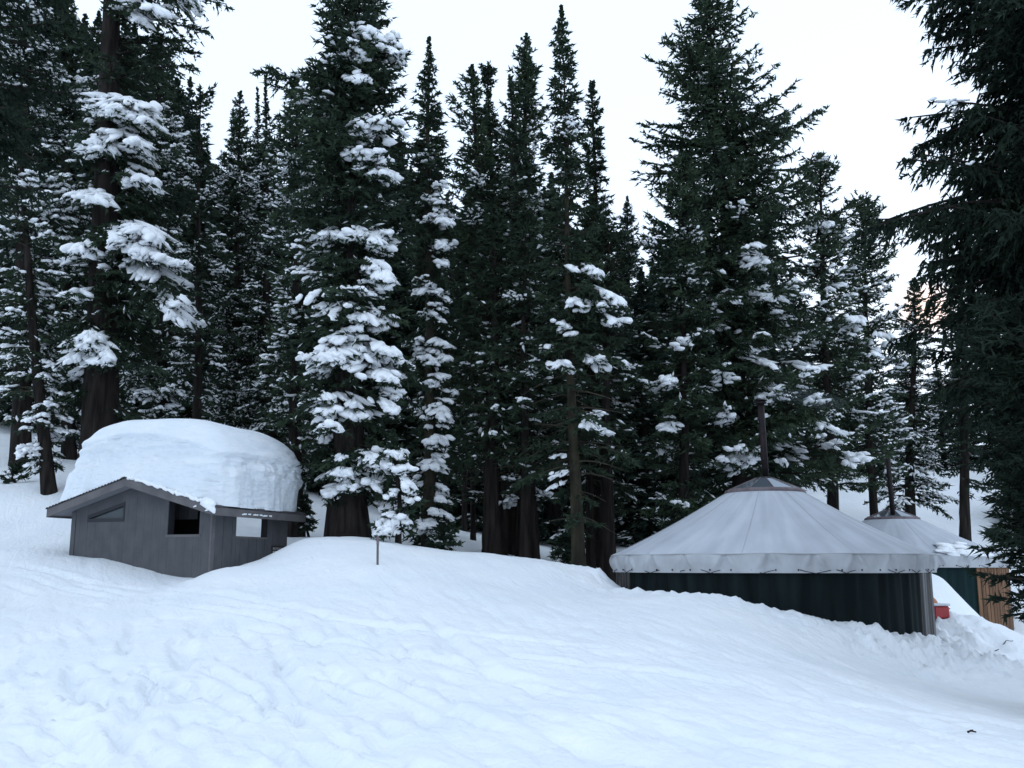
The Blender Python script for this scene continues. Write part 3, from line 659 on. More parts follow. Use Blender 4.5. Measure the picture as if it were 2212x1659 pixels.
# ------------------------------------------------------------------ trees
def tree(name, label, ub, ut, vt, Y, prof, r0, seed, bpm=9, vbot=None, boughs=.5, snowr=.8, arms=(), tap=.85, e0=.15, e1=.75, droop=.35, tip=.12, spacing=.16, ts=.047, tl=.165, tw=.062, dens=1.7, needles='fir', bark='bark',
         snow=(), rsnow=0, snowsize=1., gap=0., bare=0., dead=None, wob=.06, icon=2, group=None, kb=.42, rrand=(.62, 1.12), cat='tree', hang=.0, specks=0., base_dy=0, ubotlean=0):
    rng = np.random.default_rng(seed)
    xb = P(ub, 1200, Y)[0]; yb = Y; zg = gz(xb, yb) - .3
    tp = P(ut, vt, Y); Ht = tp[2] - zg
    t = thing(name, label, cat, (xb, yb, zg), 0, group)
    def ax(z):                         # local trunk axis
        f = z / Ht; x = (tp[0] - xb) * f + wob * np.sin(f * 5 + seed) * np.sin(math.pi * np.clip(f, 0, 1)); y = wob * np.sin(f * 4 + seed * 2) * np.sin(math.pi * np.clip(f, 0, 1))
        return x, y
    def rad(z): return r0 * (np.clip(1 - z / Ht, 0, 1) ** tap) * (1 + .35 * np.exp(-z / .6)) + .008
    # trunk
    nz, na = 40, 14; zz = np.linspace(0, Ht, nz); aa = np.linspace(0, 2 * math.pi, na, endpoint=False)
    X, Yy = ax(zz); rr = rad(zz)[:, None] * (1 + .06 * np.sin(aa * 5 + seed)[None] + .03 * rng.normal(size=(nz, na)))
    V = np.stack([X[:, None] + rr * np.cos(aa), Yy[:, None] + rr * np.sin(aa), np.repeat(zz[:, None], na, 1)], -1).reshape(-1, 3)
    i = np.arange(nz - 1)[:, None] * na; j = np.arange(na)[None]; T = np.stack([i + j, i + (j + 1) % na, i + na + (j + 1) % na, i + na + j], -1).reshape(-1, 4)
    link('trunk', tomesh('trunk', V, T, True), M[bark], t)
    # profile: picture rows -> heights
    pr = sorted([(P(ut, v, Y)[2] - zg, *(q_ * (Y * ct + (P(ut, v, Y)[2] - EYE) * st) / F * 1.08 for q_ in (l, r))) for v, l, r in prof]); pr = np.array(pr)
    zlo = pr[0, 0] if vbot is None else P(ut, vbot, Y)[2] - zg
    zlo = max(zlo, .5); nb = int((Ht - zlo) * bpm)
    nb = int(nb * dens); zb = zlo + (Ht - zlo) * np.sort(rng.random(nb)) ** .95
    zb = np.r_[zb, Ht - .03 - rng.random(14) * .6, Ht - (Ht - zlo) * .4 * rng.random(int(nb * .45)) ** 1.3]; nb = len(zb)
    az = rng.random(nb) * 2 * math.pi
    wl = np.where(np.cos(az) < 0, .5 + .5 * np.abs(np.cos(az)) ** .6, .5 - .5 * np.abs(np.cos(az)) ** .6)
    Lb = np.interp(zb, pr[:, 0], pr[:, 1]) * wl + np.interp(zb, pr[:, 0], pr[:, 2]) * (1 - wl)
    Lb = Lb * rng.uniform(rrand[0], rrand[1], nb) * (1 + .22 * np.sin(zb * 2.1 + az * 2 + seed)); Lb = np.maximum(Lb - .07, .25 * Lb) + .02
    if gap > 0:                        # thin out the side that faces the clearing so the trunk shows
        facing = np.clip(-np.sin(az), 0, 1); keep = rng.random(nb) > gap * facing ** .7; zb, az, Lb = zb[keep], az[keep], Lb[keep]; nb = len(zb)
    f = zb / Ht; e = e0 + (e1 - e0) * f ** 1.6 + rng.normal(size=nb) * .10
    dr = droop * (1 - .6 * f) * rng.uniform(.6, 1.4, nb)
    nb0 = nb; bz, ba, bL, be, bd = [], [], [], [], []
    snow = [(it[0], it[1], it[2] * snowr, it[3] * snowr, *it[4:]) for it in snow]
    for it in snow:
        for r_ in range(1 + int(it[2] * it[3] / 900 * boughs)):
            tu = it[0] + rng.normal() * it[2] * .45; tv = it[1] + rng.normal() * it[3] * .4
            Rf = np.interp(P(ut, tv, Y)[2] - zg, pr[:, 0], (pr[:, 1] + pr[:, 2]) / 2) * rng.uniform(.45, .95)
            q_ = P(tu, tv, Y - Rf) - (xb, yb, zg); q_[0] -= ax(q_[2])[0]
            L = max(.5, math.hypot(q_[0], q_[1])); d_ = rng.uniform(.42, .62); e_ = .05
            bz.append(q_[2] + L * (d_ - math.tan(e_) - .04)); ba.append(math.atan2(q_[1], q_[0])); bL.append(L * 1.05); be.append(e_); bd.append(d_)
    for v_, a_, l_, e_, d_ in arms: bz.append(P(ut, v_, Y)[2] - zg); ba.append(a_); bL.append(l_); be.append(e_); bd.append(d_)
    zb = np.r_[zb, bz]; az = np.r_[az, ba]; Lb = np.r_[Lb, bL]; e = np.r_[e, be]; dr = np.r_[dr, bd]; nb = len(zb); isb = np.arange(nb) >= nb0
    zb = np.minimum(zb, Ht - .02)
    bx, by = ax(zb)
    def bpos(k, s):
        L = Lb[k]; out = L * s * (1 - .12 * s * dr[k])
        side = .06 * L * np.sin(s * 3 + k)
        return np.stack([bx[k] + np.cos(az[k]) * out - np.sin(az[k]) * side, by[k] + np.sin(az[k]) * out + np.cos(az[k]) * side,
                         zb[k] + L * (np.tan(e[k]) * s - dr[k] * s * s + tip * s ** 4)], -1)
    isdead = np.zeros(nb, bool)
    if dead: 
        zd = P(ut, dead, Y)[2] - zg; isdead = (zb < zd) & (rng.random(nb) < .6) & ~isb
    # branch wood: thin 3-sided tapering sticks
    ks = np.repeat(np.arange(nb), 5); ss = np.tile(np.linspace(0, .96, 5), nb)
    Pp = bpos(ks, ss).reshape(nb, 5, 3); rb = (.010 + .014 * Lb)[:, None] * np.linspace(1, .25, 5)[None]
    offs = np.array([[0, 0, 1.], [0, .87, -.5], [0, -.87, -.5]])
    out = np.stack([np.cos(az), np.sin(az), 0 * az], -1); sd_ = np.stack([-np.sin(az), np.cos(az), 0 * az], -1)
    Vb = Pp[:, :, None] + rb[:, :, None, None] * (offs[None, None, :, 1:2] * sd_[:, None, None] + offs[None, None, :, 2:] * np.array((0, 0, 1.)))
    q = np.arange(nb)[:, None, None] * 15 + np.arange(4)[None, :, None] * 3; j = np.arange(3)[None, None]
    Tb = np.stack([q + j, q + (j + 1) % 3, q + 3 + (j + 1) % 3, q + 3 + j], -1).reshape(-1, 4)
    br_ = link('branches', tomesh('branches', Vb.reshape(-1, 3), Tb), M['twig' if dead or bark == 'greybark' else bark], t); br_['kind'] = 'stuff'
    # branchlets
    cnt = np.maximum(5, (Lb / spacing * 2).astype(int)); k = np.repeat(np.arange(nb), cnt); m = len(k)
    s0 = bare; s = s0 + (1 - s0) * rng.random(m) ** .85; s = np.minimum(s, .98); sg = np.where(rng.random(m) < .5, -1, 1)
    p = bpos(k, s); p2 = bpos(k, s + .02); tg = p2 - p; tg /= np.linalg.norm(tg, axis=1)[:, None] + 1e-9
    sd2 = np.stack([-tg[:, 1], tg[:, 0], 0 * s], -1); sd2 /= np.linalg.norm(sd2, axis=1)[:, None] + 1e-9
    an = rng.uniform(.6, 1.2, m)
    dv = tg * np.cos(an)[:, None] + sd2 * (sg * np.sin(an))[:, None]; dv[:, 2] += rng.uniform(-.42, .04, m) - hang * rng.random(m); dv /= np.linalg.norm(dv, axis=1)[:, None]
    lb = (kb * Lb[k] * (1.05 - s) * np.minimum(1, s / .35 + .3) + np.minimum(.10, .35 * Lb[k])) * rng.uniform(.55, 1.2, m); lb = np.minimum(lb * np.where(isb[k], 1.45, 1), 1.1)
    # the branch tip itself is a branchlet too
    kk = np.arange(nb); pt = bpos(kk, np.full(nb, .72)); pe = bpos(kk, np.full(nb, 1.0)); dd = pe - pt; ld = np.linalg.norm(dd, axis=1); dd /= ld[:, None] + 1e-9
    p = np.r_[p, pt]; dv = np.r_[dv, dd]; lb = np.r_[lb, ld + np.minimum(.05, .2 * Lb)]; k = np.r_[k, kk]; s = np.r_[s, np.full(nb, .8)]
    live = ~isdead[k]
    # tufts on the live branchlets
    pl, dl, ll = p[live], dv[live], lb[live]; kl = k[live]
    icon = 1 if Y > 27.2 else icon
    nt_ = np.maximum(2, np.ceil(ll / ts)).astype(int); kk = np.repeat(np.arange(len(pl)), nt_); m = len(kk)
    fpos = rng.random(m); c = pl[kk] + dl[kk] * (fpos * ll[kk])[:, None]; c[:, 2] -= (.25 + hang) * ll[kk] * fpos ** 2 * .6
    td = dl[kk] * .8 + rng.normal(size=(m, 3)) * .42; td[:, 2] -= .12 + hang * .8; td /= np.linalg.norm(td, axis=1)[:, None]
    wv = np.cross(td, rng.normal(size=(m, 3))); wv /= np.linalg.norm(wv, axis=1)[:, None] + 1e-9
    tlen = tl * rng.uniform(.6, 1.35, m); twd = tw * rng.uniform(.7, 1.3, m)
    tlen = np.minimum(tlen, .03 + .45 * Lb[kl[kk]]); b0 = c - td * (tlen * .12)[:, None]
    V = np.stack([b0 + wv * twd[:, None] * .5, c + td * (tlen * .88)[:, None], b0 - wv * twd[:, None] * .5], 1).reshape(-1, 3)
    T = np.arange(m * 3).reshape(-1, 3)
    fo = link('crown', tomesh('crown', V, T), M[needles], t); fo['kind'] = 'stuff'
    # snow
    sel = np.zeros(len(p), bool); org = np.array((xb, yb, zg)); wp = p + dv * (lb * .5)[:, None]; U_, V_ = project(wp + org)
    front = wp[:, 1] < np.maximum(.1, 0) 
    for it in snow:
        u, v, ru, rv = it[:4]; pb = it[4] if len(it) > 4 else .85
        sel |= front & (((U_ - u) / ru) ** 2 + ((V_ - v) / rv) ** 2 < 1) & (rng.random(len(p)) < pb)
    nbig = sel.copy()
    if rsnow:
        cand = np.where((p[:, 2] < Ht * .80) & (s > .3))[0]; ci = cand[rng.integers(0, len(cand), rsnow)]; cr = rng.uniform(.15, .5, rsnow) * snowsize
        for q_, r_ in zip(wp[ci], cr): sel |= (np.linalg.norm((wp - q_) * (1, 1, 1.5), axis=1) < r_) & (rng.random(len(p)) < .6)
    sel &= (s > .25)
    ws = wp[sel]
    if len(ws):
        ms = len(ws); wd_ = np.where(nbig[sel], 1.35, .72); hl = np.stack([(lb[sel] * .40 + .03) * (.6 + .4 * wd_), (.045 + .05 * rng.random(ms)) * snowsize * wd_, (.030 + .025 * rng.random(ms)) * snowsize * wd_], -1)
        Dd = dv[sel].copy(); Dd[:, 2] -= .12; Dd /= np.linalg.norm(Dd, axis=1)[:, None]
        cc = ws + (0, 0, .045 * snowsize); cc[:, 2] -= .03 * lb[sel]
        W, T = pads(cc, Dd, np.tile((0, 0, 1.), (ms, 1)), hl, rng, icon, .2)
        # rounder lumps where snow is heaped on the pads
        nl = int(ms * .4)
        if nl:
            ix = rng.integers(0, ms, nl); hs = (.04 + .05 * rng.random((nl, 1))) * np.array((1.3, 1, .6)) * snowsize * wd_[ix][:, None]
            W2, T2 = pads(cc[ix] + rng.normal(size=(nl, 3)) * (.10, .10, .03), Dd[ix], np.tile((0, 0, 1.), (nl, 1)), hs, rng, icon, .12)
            T = np.r_[T, T2 + len(W)]; W = np.r_[W, W2]
    else: W = np.zeros((0, 3)); T = np.zeros((0, 3), int)
    if specks:
        ns = int(len(c) * specks * 1.0); wgt = np.clip(1.05 - c[:, 2] / Ht, 0, 1) * (c[:, 2] < Ht * .88); ix = rng.choice(len(c), ns, p=wgt / wgt.sum()); # thin dustings that lie on single sprays
        hs = np.stack([tl * rng.uniform(.3, .9, ns), tw * rng.uniform(.35, 1., ns), tw * rng.uniform(.25, .5, ns)], -1)
        W2, T2 = pads(c[ix] + (0, 0, .02), td[ix], np.tile((0, 0, 1.), (ns, 1)), hs, rng, 0, .15)
        T = np.r_[T, T2 + len(W)]; W = np.r_[W, W2]
    if len(W): 
        so_ = link('snow_load', tomesh('snow_load', W, T, True), M['treesnow'], t); so_['kind'] = 'stuff'
    return t

FIR = dict(e0=.0, e1=.7, droop=.42, tip=.10)
HEM = dict(e0=.12, e1=.8, droop=.38, tip=.16, needles='hem')
# 1 the big fir in the middle-left
tree('fir_tree', 'biggest snow-laden fir, with a very thick trunk, just right of the hut', 752, 765, -140, 22.5,
     [(-140, 5, 5), (0, 62, 62), (100, 90, 95), (250, 120, 115), (400, 140, 115), (560, 140, 110), (700, 135, 118), (850, 128, 122), (1000, 105, 130), (1080, 60, 120), (1150, 30, 105)],
     .47, 11, bpm=14, dens=2.3, tap=1.5, snowr=.82, boughs=.75, specks=.012, vbot=1085, spacing=.14, snow=[(790, 75, 26, 12, .7), (840, 95, 34, 22, .8), (770, 125, 28, 12, .7), (775, 175, 26, 9), (855, 130, 18, 22, .7), (812, 280, 40, 26, .8), (858, 300, 20, 40, .8), (785, 340, 60, 15, .9), (842, 385, 26, 40, .7), (640, 430, 22, 10),
     (795, 510, 60, 20, .8), (830, 535, 36, 26, .9), (710, 510, 32, 20, .7), (800, 590, 60, 24, .9), (850, 625, 36, 36, .9), (655, 650, 34, 28, .6), (700, 680, 36, 22, .7), (800, 700, 60, 26, .95), (760, 740, 60, 26, .95), (690, 780, 60, 40, .95), (800, 780, 80, 50, .85), (850, 830, 35, 45, .9), (740, 885, 100, 32, .95), (850, 900, 30, 40, .8),
     (700, 935, 40, 30, .6), (735, 1050, 60, 35, .9), (835, 1020, 60, 50, .95), (865, 1090, 30, 50, .9), (680, 1060, 40, 30, .7)], rsnow=45, snowsize=1.15, **FIR)
tree('fir_tree', 'low snow-covered young fir against the right side of the thickest trunk', 862, 850, 930, 21.3, [(930, 5, 5), (1000, 35, 30), (1100, 50, 45), (1175, 60, 50)], .06, 12, bpm=16,
     spacing=.12, tl=.13, snow=[(850, 1010, 40, 40), (850, 1140, 45, 40, .7), (870, 1060, 30, 50)], snowsize=.9, **FIR)
# 2 spire fir right of it
tree('fir_tree', 'narrow spire fir with snow down its right side, next to the biggest fir', 925, 927, 78, 25.5,
     [(78, 4, 4), (150, 16, 16), (250, 28, 28), (290, 24, 45), (400, 50, 45), (600, 60, 60), (800, 60, 65), (1000, 55, 70), (1180, 60, 70)], .17, 13, bpm=15, dens=2., vbot=1185, specks=.012,
     snow=[(950, 430, 30, 40, .6), (950, 480, 45, 20), (960, 550, 25, 40), (935, 640, 40, 30, .8), (955, 700, 35, 40, .9), (930, 760, 50, 40, .85), (950, 840, 50, 50, .7), (940, 900, 50, 35, .9), (955, 960, 45, 40, .9), (935, 1030, 55, 40, .9), (960, 1090, 40, 45, .8), (930, 1150, 50, 30, .8)],
     rsnow=14, bark='greybark', gap=.35, **FIR)
# 3 the left big trunk
tree('fir_tree', 'tall old fir with a massive bare trunk rising behind the hut roof', 200, 268, -560, 27.0,
     [(-560, 5, 5), (-200, 110, 160), (0, 120, 215), (120, 100, 180), (250, 110, 130), (400, 90, 150), (560, 100, 185), (700, 110, 200), (850, 90, 190), (930, 60, 120)], .50, 14, bpm=9, vbot=900, gap=.72, snowr=1, boughs=.9, specks=.01,
     snow=[(230, 240, 60, 35, .95), (310, 265, 50, 40, .8), (235, 320, 50, 35, .9), (300, 330, 40, 20, .8), (310, 390, 40, 30, .7), (190, 440, 60, 35, .7), (350, 560, 75, 50, 1), (300, 520, 60, 35, .9), (190, 560, 50, 30), (400, 690, 60, 40, .8), (190, 780, 50, 55, 1), (420, 20, 40, 30, .5), (300, 30, 60, 30, .4), (170, 660, 30, 30, .5)],
     rsnow=14, snowsize=1.4, kb=.5, **FIR)
# trees at the left edge
tree('fir_tree', 'thin dark fir leaning left, its bare foot left of the hut', 100, 30, 200, 26.5, [(200, 5, 5), (350, 60, 60), (500, 90, 80), (700, 105, 80), (900, 80, 60), (1000, 40, 40)], .17, 15, bpm=9, vbot=1010, gap=.3, rsnow=80, specks=.04, snowsize=1.35, dead=880, **FIR)
tree('fir_tree', 'snow-dappled fir at the left edge, its trunk ending on the open slope', 30, 60, -220, 32, [(-220, 5, 5), (0, 60, 60), (200, 90, 80), (400, 110, 90), (600, 120, 100), (800, 110, 80), (880, 60, 60)], .30, 16, bpm=10, vbot=850, gap=.3, rsnow=120, specks=.05, snowsize=1.4, **FIR)
tree('fir_tree', 'dense snow-dusted fir between the left edge and the massive bare trunk', 135, 130, -60, 33, [(-60, 5, 5), (150, 60, 60), (400, 85, 85), (700, 95, 95), (950, 70, 70)], .22, 17, bpm=11, vbot=960, rsnow=120, specks=.05, snowsize=1.4, **FIR)
tree('fir_tree', 'dark snow-dappled fir crowding the right side of the massive bare trunk', 345, 340, 60, 34, [(60, 5, 5), (250, 50, 50), (450, 80, 75), (650, 90, 90), (850, 90, 90), (930, 70, 60)], .24, 18, bpm=12, vbot=920, rsnow=150, specks=.07, snowsize=1.4, **FIR)
tree('dead_tree', 'thin broken snag with a bent bare top against the sky', 412, 434, 205, 30, [(205, 10, 30), (260, 12, 20), (380, 25, 30), (500, 60, 60), (700, 80, 80), (900, 80, 80)], .15, 19, bpm=6, vbot=915, rsnow=40, specks=.03, **FIR)
tree('fir_tree', 'pointed fir between the snag and the double spire', 500, 519, 198, 37, [(198, 4, 4), (300, 25, 25), (420, 55, 50), (600, 75, 70), (800, 90, 90), (930, 80, 80)], .2, 20, bpm=13, vbot=930, rsnow=130, specks=.07, **HEM)
tree('fir_tree', 'left twin of the thin double spire left of the biggest fir', 552, 556, 190, 40, [(190, 3, 3), (300, 12, 12), (450, 40, 40), (650, 60, 60), (930, 70, 70)], .16, 21, bpm=13, vbot=950, rsnow=80, specks=.06, **FIR)
tree('fir_tree', 'right twin of the thin double spire, slightly taller', 576, 573, 163, 36, [(163, 3, 3), (300, 14, 14), (450, 50, 45), (650, 75, 70), (930, 85, 80)], .2, 22, bpm=13, vbot=950, rsnow=90, specks=.07, **FIR)
th_ = tree('hemlock_tree', 'hemlock with a nodding top bent over to the left, touching the biggest fir', 640, 640, 170, 26, [(170, 8, 6), (240, 30, 30), (350, 60, 40), (500, 75, 60), (700, 70, 70), (900, 75, 70), (1000, 60, 60)], .2, 23, bpm=13, vbot=1010, rsnow=70, specks=.03, arms=((185, math.pi, 1.25, .75, .75), (180, math.pi + .15, 1.0, .7, .7), (200, math.pi - .2, .9, .6, .5), (178, math.pi, .8, .8, .7)), snow=((640, 158, 22, 12, 1, ),), boughs=0, **HEM)

# 4 middle group
tree('hemlock_tree', 'ragged hemlock top with long side arms, left of the flat-tufted one', 1075, 1020, 140, 27.5, [(140, 3, 3), (220, 45, 25), (330, 60, 35), (450, 60, 45), (600, 80, 70), (800, 90, 80), (1000, 80, 80), (1150, 50, 50)], .26, 24, bpm=12, vbot=1090, rsnow=16, specks=.01, dead=1000, **HEM)
tree('fir_tree', 'fir ending in a dense dark tuft instead of a point', 1108, 1052, 150, 29, [(150, 16, 18), (175, 16, 18), (215, 9, 9), (300, 30, 28), (450, 50, 50), (700, 80, 80), (1000, 80, 80), (1130, 50, 50)], .24, 25, bpm=13, vbot=1090, rsnow=16, specks=.01, dead=1000, **FIR)
tree('hemlock_tree', 'slender hemlock spire just left of the tallest spire', 1130, 1138, 72, 28, [(72, 3, 3), (150, 28, 25), (250, 45, 40), (400, 55, 50), (600, 75, 70), (850, 90, 90), (1050, 70, 70)], .2, 26, bpm=12, vbot=1090, rsnow=50, specks=.02, dead=1000, **HEM)
tree('fir_tree', 'dark fir left of the slender hemlock, with a trunk among the cluster of bare ones', 1152, 1103, 165, 26, [(165, 6, 6), (250, 18, 18), (400, 40, 40), (600, 75, 65), (800, 95, 85), (1000, 90, 85), (1100, 60, 60)], .17, 27, bpm=12, vbot=1080, rsnow=50, specks=.02, dead=980, gap=.2, **FIR)
tree('fir_tree', 'tallest spire fir with a pale mossy trunk showing to the ground', 1251, 1212, 12, 23.6,
     [(12, 3, 3), (90, 20, 19), (200, 38, 35), (300, 46, 42), (420, 55, 55), (520, 70, 62), (620, 80, 100), (720, 85, 130), (820, 90, 125), (920, 110, 130), (1020, 110, 130), (1120, 80, 80)],
     .16, 28, bpm=11, vbot=1150, gap=.35, dens=2.3, tap=1.3, snowr=.6, bark='greybark', dead=760, rsnow=10,
     snow=[(1290, 590, 60, 30, .8), (1320, 650, 60, 30, .7), (1250, 660, 50, 25, .7), (1230, 590, 30, 25, .6), (1225, 715, 35, 25, .8), (1290, 790, 80, 35, .9), (1200, 770, 40, 30, .7), (1290, 930, 60, 30, .9), (1340, 800, 50, 40, .6), (1215, 800, 50, 30, .7), (1160, 800, 30, 20, .4), (1330, 700, 50, 20, .6)], **FIR)
tree('fir_tree', 'narrow blunt-topped fir right of the tallest spire', 1300, 1278, 175, 29, [(175, 8, 8), (250, 16, 16), (350, 24, 24), (450, 40, 30), (600, 60, 50), (850, 75, 70), (1100, 70, 70)], .18, 29, bpm=13, vbot=1110, rsnow=25, specks=.02, **FIR)
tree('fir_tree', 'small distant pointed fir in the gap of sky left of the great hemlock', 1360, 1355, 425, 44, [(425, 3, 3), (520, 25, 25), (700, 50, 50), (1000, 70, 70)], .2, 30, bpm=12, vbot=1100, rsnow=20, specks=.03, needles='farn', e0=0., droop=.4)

# 5 the great hemlock behind the near yurt
tree('hemlock_tree', 'great broad hemlock towering behind the near yurt', 1612, 1528, -90, 28.5,
     [(-90, 4, 4), (0, 34, 48), (60, 62, 66), (140, 95, 84), (200, 115, 105), (260, 145, 175), (330, 155, 165), (430, 175, 185), (560, 168, 190), (700, 178, 205), (850, 185, 225), (1000, 190, 260), (1100, 170, 230)],
     .34, 31, bpm=14, dens=1.45, tap=1.2, vbot=1120, spacing=.15, bark='bark', rsnow=26, snowsize=1.2, wob=.15, rrand=(.38, 1.2),
     snow=[(1630, 560, 35, 35, .95), (1670, 590, 25, 20), (1640, 640, 40, 20), (1690, 660, 30, 30, .7), (1640, 770, 45, 25, .95), (1560, 820, 30, 25), (1660, 850, 40, 30), (1565, 905, 25, 25), (1710, 760, 60, 40, .7), (1760, 830, 40, 60, .7), (1545, 705, 25, 15), (1700, 980, 40, 30), (1800, 940, 50, 40, .8), (1850, 990, 40, 30), (1560, 1020, 50, 30, .8), (1450, 1000, 60, 40, .3), (1610, 990, 40, 30, .8), (1600, 700, 200, 150, .05)],
     e0=.05, e1=.5, droop=.34, tip=.22, needles='hem', kb=.33, specks=.008)
tree('hemlock_tree', 'slimmer dark hemlock tucked against the left side of the great one', 1470, 1478, 330, 26.5, [(330, 5, 5), (450, 60, 50), (600, 75, 70), (800, 90, 80), (1000, 100, 80), (1130, 80, 60)], .16, 32, bpm=12, vbot=1130, rsnow=20,
     snow=[(1430, 830, 30, 20), (1440, 930, 40, 20, .7), (1470, 745, 40, 15, .7)], specks=.01, **HEM)
tree('hemlock_tree', 'airy hemlock with arched arms against the sky, right of the great one', 1800, 1770, 335, 31, [(335, 4, 4), (380, 40, 35), (460, 60, 65), (600, 80, 85), (750, 90, 90), (900, 110, 100), (1050, 90, 100)], .2, 33, bpm=9, vbot=1050, rsnow=60, specks=.02, snowsize=1.2,
     snow=[(1780, 495, 50, 14), (1850, 700, 90, 20, .8), (1820, 640, 50, 30, .5), (1900, 735, 60, 14)], gap=.2, **HEM)
tree('hemlock_tree', 'small umbrella-topped hemlock beside the dark near tree', 1890, 1862, 438, 34, [(438, 20, 20), (480, 40, 50), (600, 55, 60), (750, 80, 80), (900, 90, 90), (1050, 80, 90)], .17, 34, bpm=9, vbot=1060, rsnow=60, specks=.02, snowsize=1.2,
     snow=[(1900, 740, 60, 22, .95), (1890, 790, 60, 30, .6)], gap=.1, **HEM)
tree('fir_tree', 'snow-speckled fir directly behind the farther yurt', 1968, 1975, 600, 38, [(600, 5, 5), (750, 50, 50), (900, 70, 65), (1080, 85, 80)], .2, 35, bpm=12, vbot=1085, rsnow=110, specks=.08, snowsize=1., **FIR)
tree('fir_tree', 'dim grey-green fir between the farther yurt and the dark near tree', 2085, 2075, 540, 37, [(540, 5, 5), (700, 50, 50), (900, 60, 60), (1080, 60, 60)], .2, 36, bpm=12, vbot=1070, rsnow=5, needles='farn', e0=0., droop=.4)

# 6 near dark trees framing the picture
tree('hemlock_tree', 'dark near hemlock with drooping sprays filling the right edge', 2330, 2290, -500, 14.5,
     [(-500, 5, 5), (-150, 150, 150), (0, 285, 200), (60, 300, 220), (150, 330, 250), (330, 310, 250), (430, 370, 260), (520, 430, 260), (620, 370, 260), (720, 260, 260), (850, 230, 260), (1000, 230, 260), (1100, 200, 260)],
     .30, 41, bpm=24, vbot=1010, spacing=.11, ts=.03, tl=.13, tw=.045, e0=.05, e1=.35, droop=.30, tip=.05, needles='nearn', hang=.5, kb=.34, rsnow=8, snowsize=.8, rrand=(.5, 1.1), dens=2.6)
tree('pine_tree', 'bushy near pine reaching in front of the farther yurt from the right edge', 2330, 2330, 700, 12.5,
     [(700, 40, 40), (800, 200, 120), (900, 240, 150), (1000, 235, 180), (1110, 175, 200), (1200, 195, 200), (1300, 195, 150), (1350, 80, 100)], .16, 42, bpm=34, vbot=1345, spacing=.10, ts=.033, tl=.13, tw=.036, e0=-.05, e1=.6, droop=.12, tip=.1,
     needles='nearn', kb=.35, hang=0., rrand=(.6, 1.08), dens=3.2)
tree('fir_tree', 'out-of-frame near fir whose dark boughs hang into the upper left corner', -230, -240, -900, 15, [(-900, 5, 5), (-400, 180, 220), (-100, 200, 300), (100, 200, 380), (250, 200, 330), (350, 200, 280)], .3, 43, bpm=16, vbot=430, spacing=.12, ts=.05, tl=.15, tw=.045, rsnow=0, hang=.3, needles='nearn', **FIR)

tree('fir_tree', 'unseen near fir added outside the right edge to shade the trodden snow', 2680, 2680, -300, 12.0, [(-300, 5, 5), (200, 250, 200), (700, 300, 250), (1200, 330, 300)], .2, 44, bpm=10, vbot=1200, spacing=.2, ts=.07, tl=.16, tw=.06, needles='nearn', **FIR)  # unseen tree, added for the shade its boughs cast at the lower right
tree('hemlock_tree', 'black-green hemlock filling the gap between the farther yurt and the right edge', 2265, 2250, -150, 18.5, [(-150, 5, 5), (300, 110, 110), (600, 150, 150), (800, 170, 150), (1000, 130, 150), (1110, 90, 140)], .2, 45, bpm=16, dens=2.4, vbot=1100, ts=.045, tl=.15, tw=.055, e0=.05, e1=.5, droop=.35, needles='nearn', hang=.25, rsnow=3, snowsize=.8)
# 7 saplings
tree('fir_sapling', 'little bushy sapling on the slope at the left edge', 22, 30, 1012, 29, [(1012, 10, 10), (1040, 34, 40), (1075, 30, 30)], .03, 51, bpm=30, spacing=.10, tl=.14, e0=.3, e1=1., droop=.1, cat='sapling')
tree('fir_sapling', 'small dark sapling beside the right eave of the hut', 668, 660, 1070, 26, [(1070, 8, 8), (1110, 26, 24), (1155, 34, 30)], .03, 52, bpm=24, spacing=.1, tl=.14, cat='sapling', specks=.02, **FIR)
tree('fir_sapling', 'dark sapling at the foot of the pale mossy trunk', 1222, 1222, 1155, 25, [(1155, 8, 8), (1185, 34, 30), (1215, 45, 30)], .03, 53, bpm=30, spacing=.1, tl=.14, cat='sapling', **FIR)
tree('fir_sapling', 'sapling at the snow crest under the narrow spire fir', 955, 955, 1130, 24, [(1130, 8, 8), (1160, 30, 35), (1190, 50, 50)], .03, 54, bpm=28, spacing=.1, tl=.14, cat='sapling', specks=.03, **FIR)

# 8 bare-footed trunks in the middle and the forest behind
mids = [(1022, 31, .075, 'thin straight trunk standing alone left of the cluster of bare trunks'), (1063, 25.5, .22, 'thickest dark trunk of the cluster of bare ones left of the mossy one'),
        (1003, 36, .09, 'faint thin trunk far back, second of two left of the lone straight one'), (962, 38, .09, 'faint thin trunk far back, first of two left of the lone straight one'),
        (1132, 25, .14, 'short dark trunk squeezed into the right of the bare cluster'), (1310, 26, .2, 'dark trunk just left of the near yurt roof edge'), (1275, 27, .12, 'dark trunk close behind the pale mossy one')]
for i, (u, Y, r, lb_) in enumerate(mids):
    tree('fir_tree', lb_, u, u + 4, 420 + 37 * (i % 3), Y, [(420, 5, 5), (600, 60, 60), (800, 80, 80), (960, 70, 70), (1060, 50, 50)], r, 60 + i, bpm=9, vbot=1040, rsnow=10, specks=.015, dead=1000, ts=.08, tw=.08, tl=.2, **FIR)

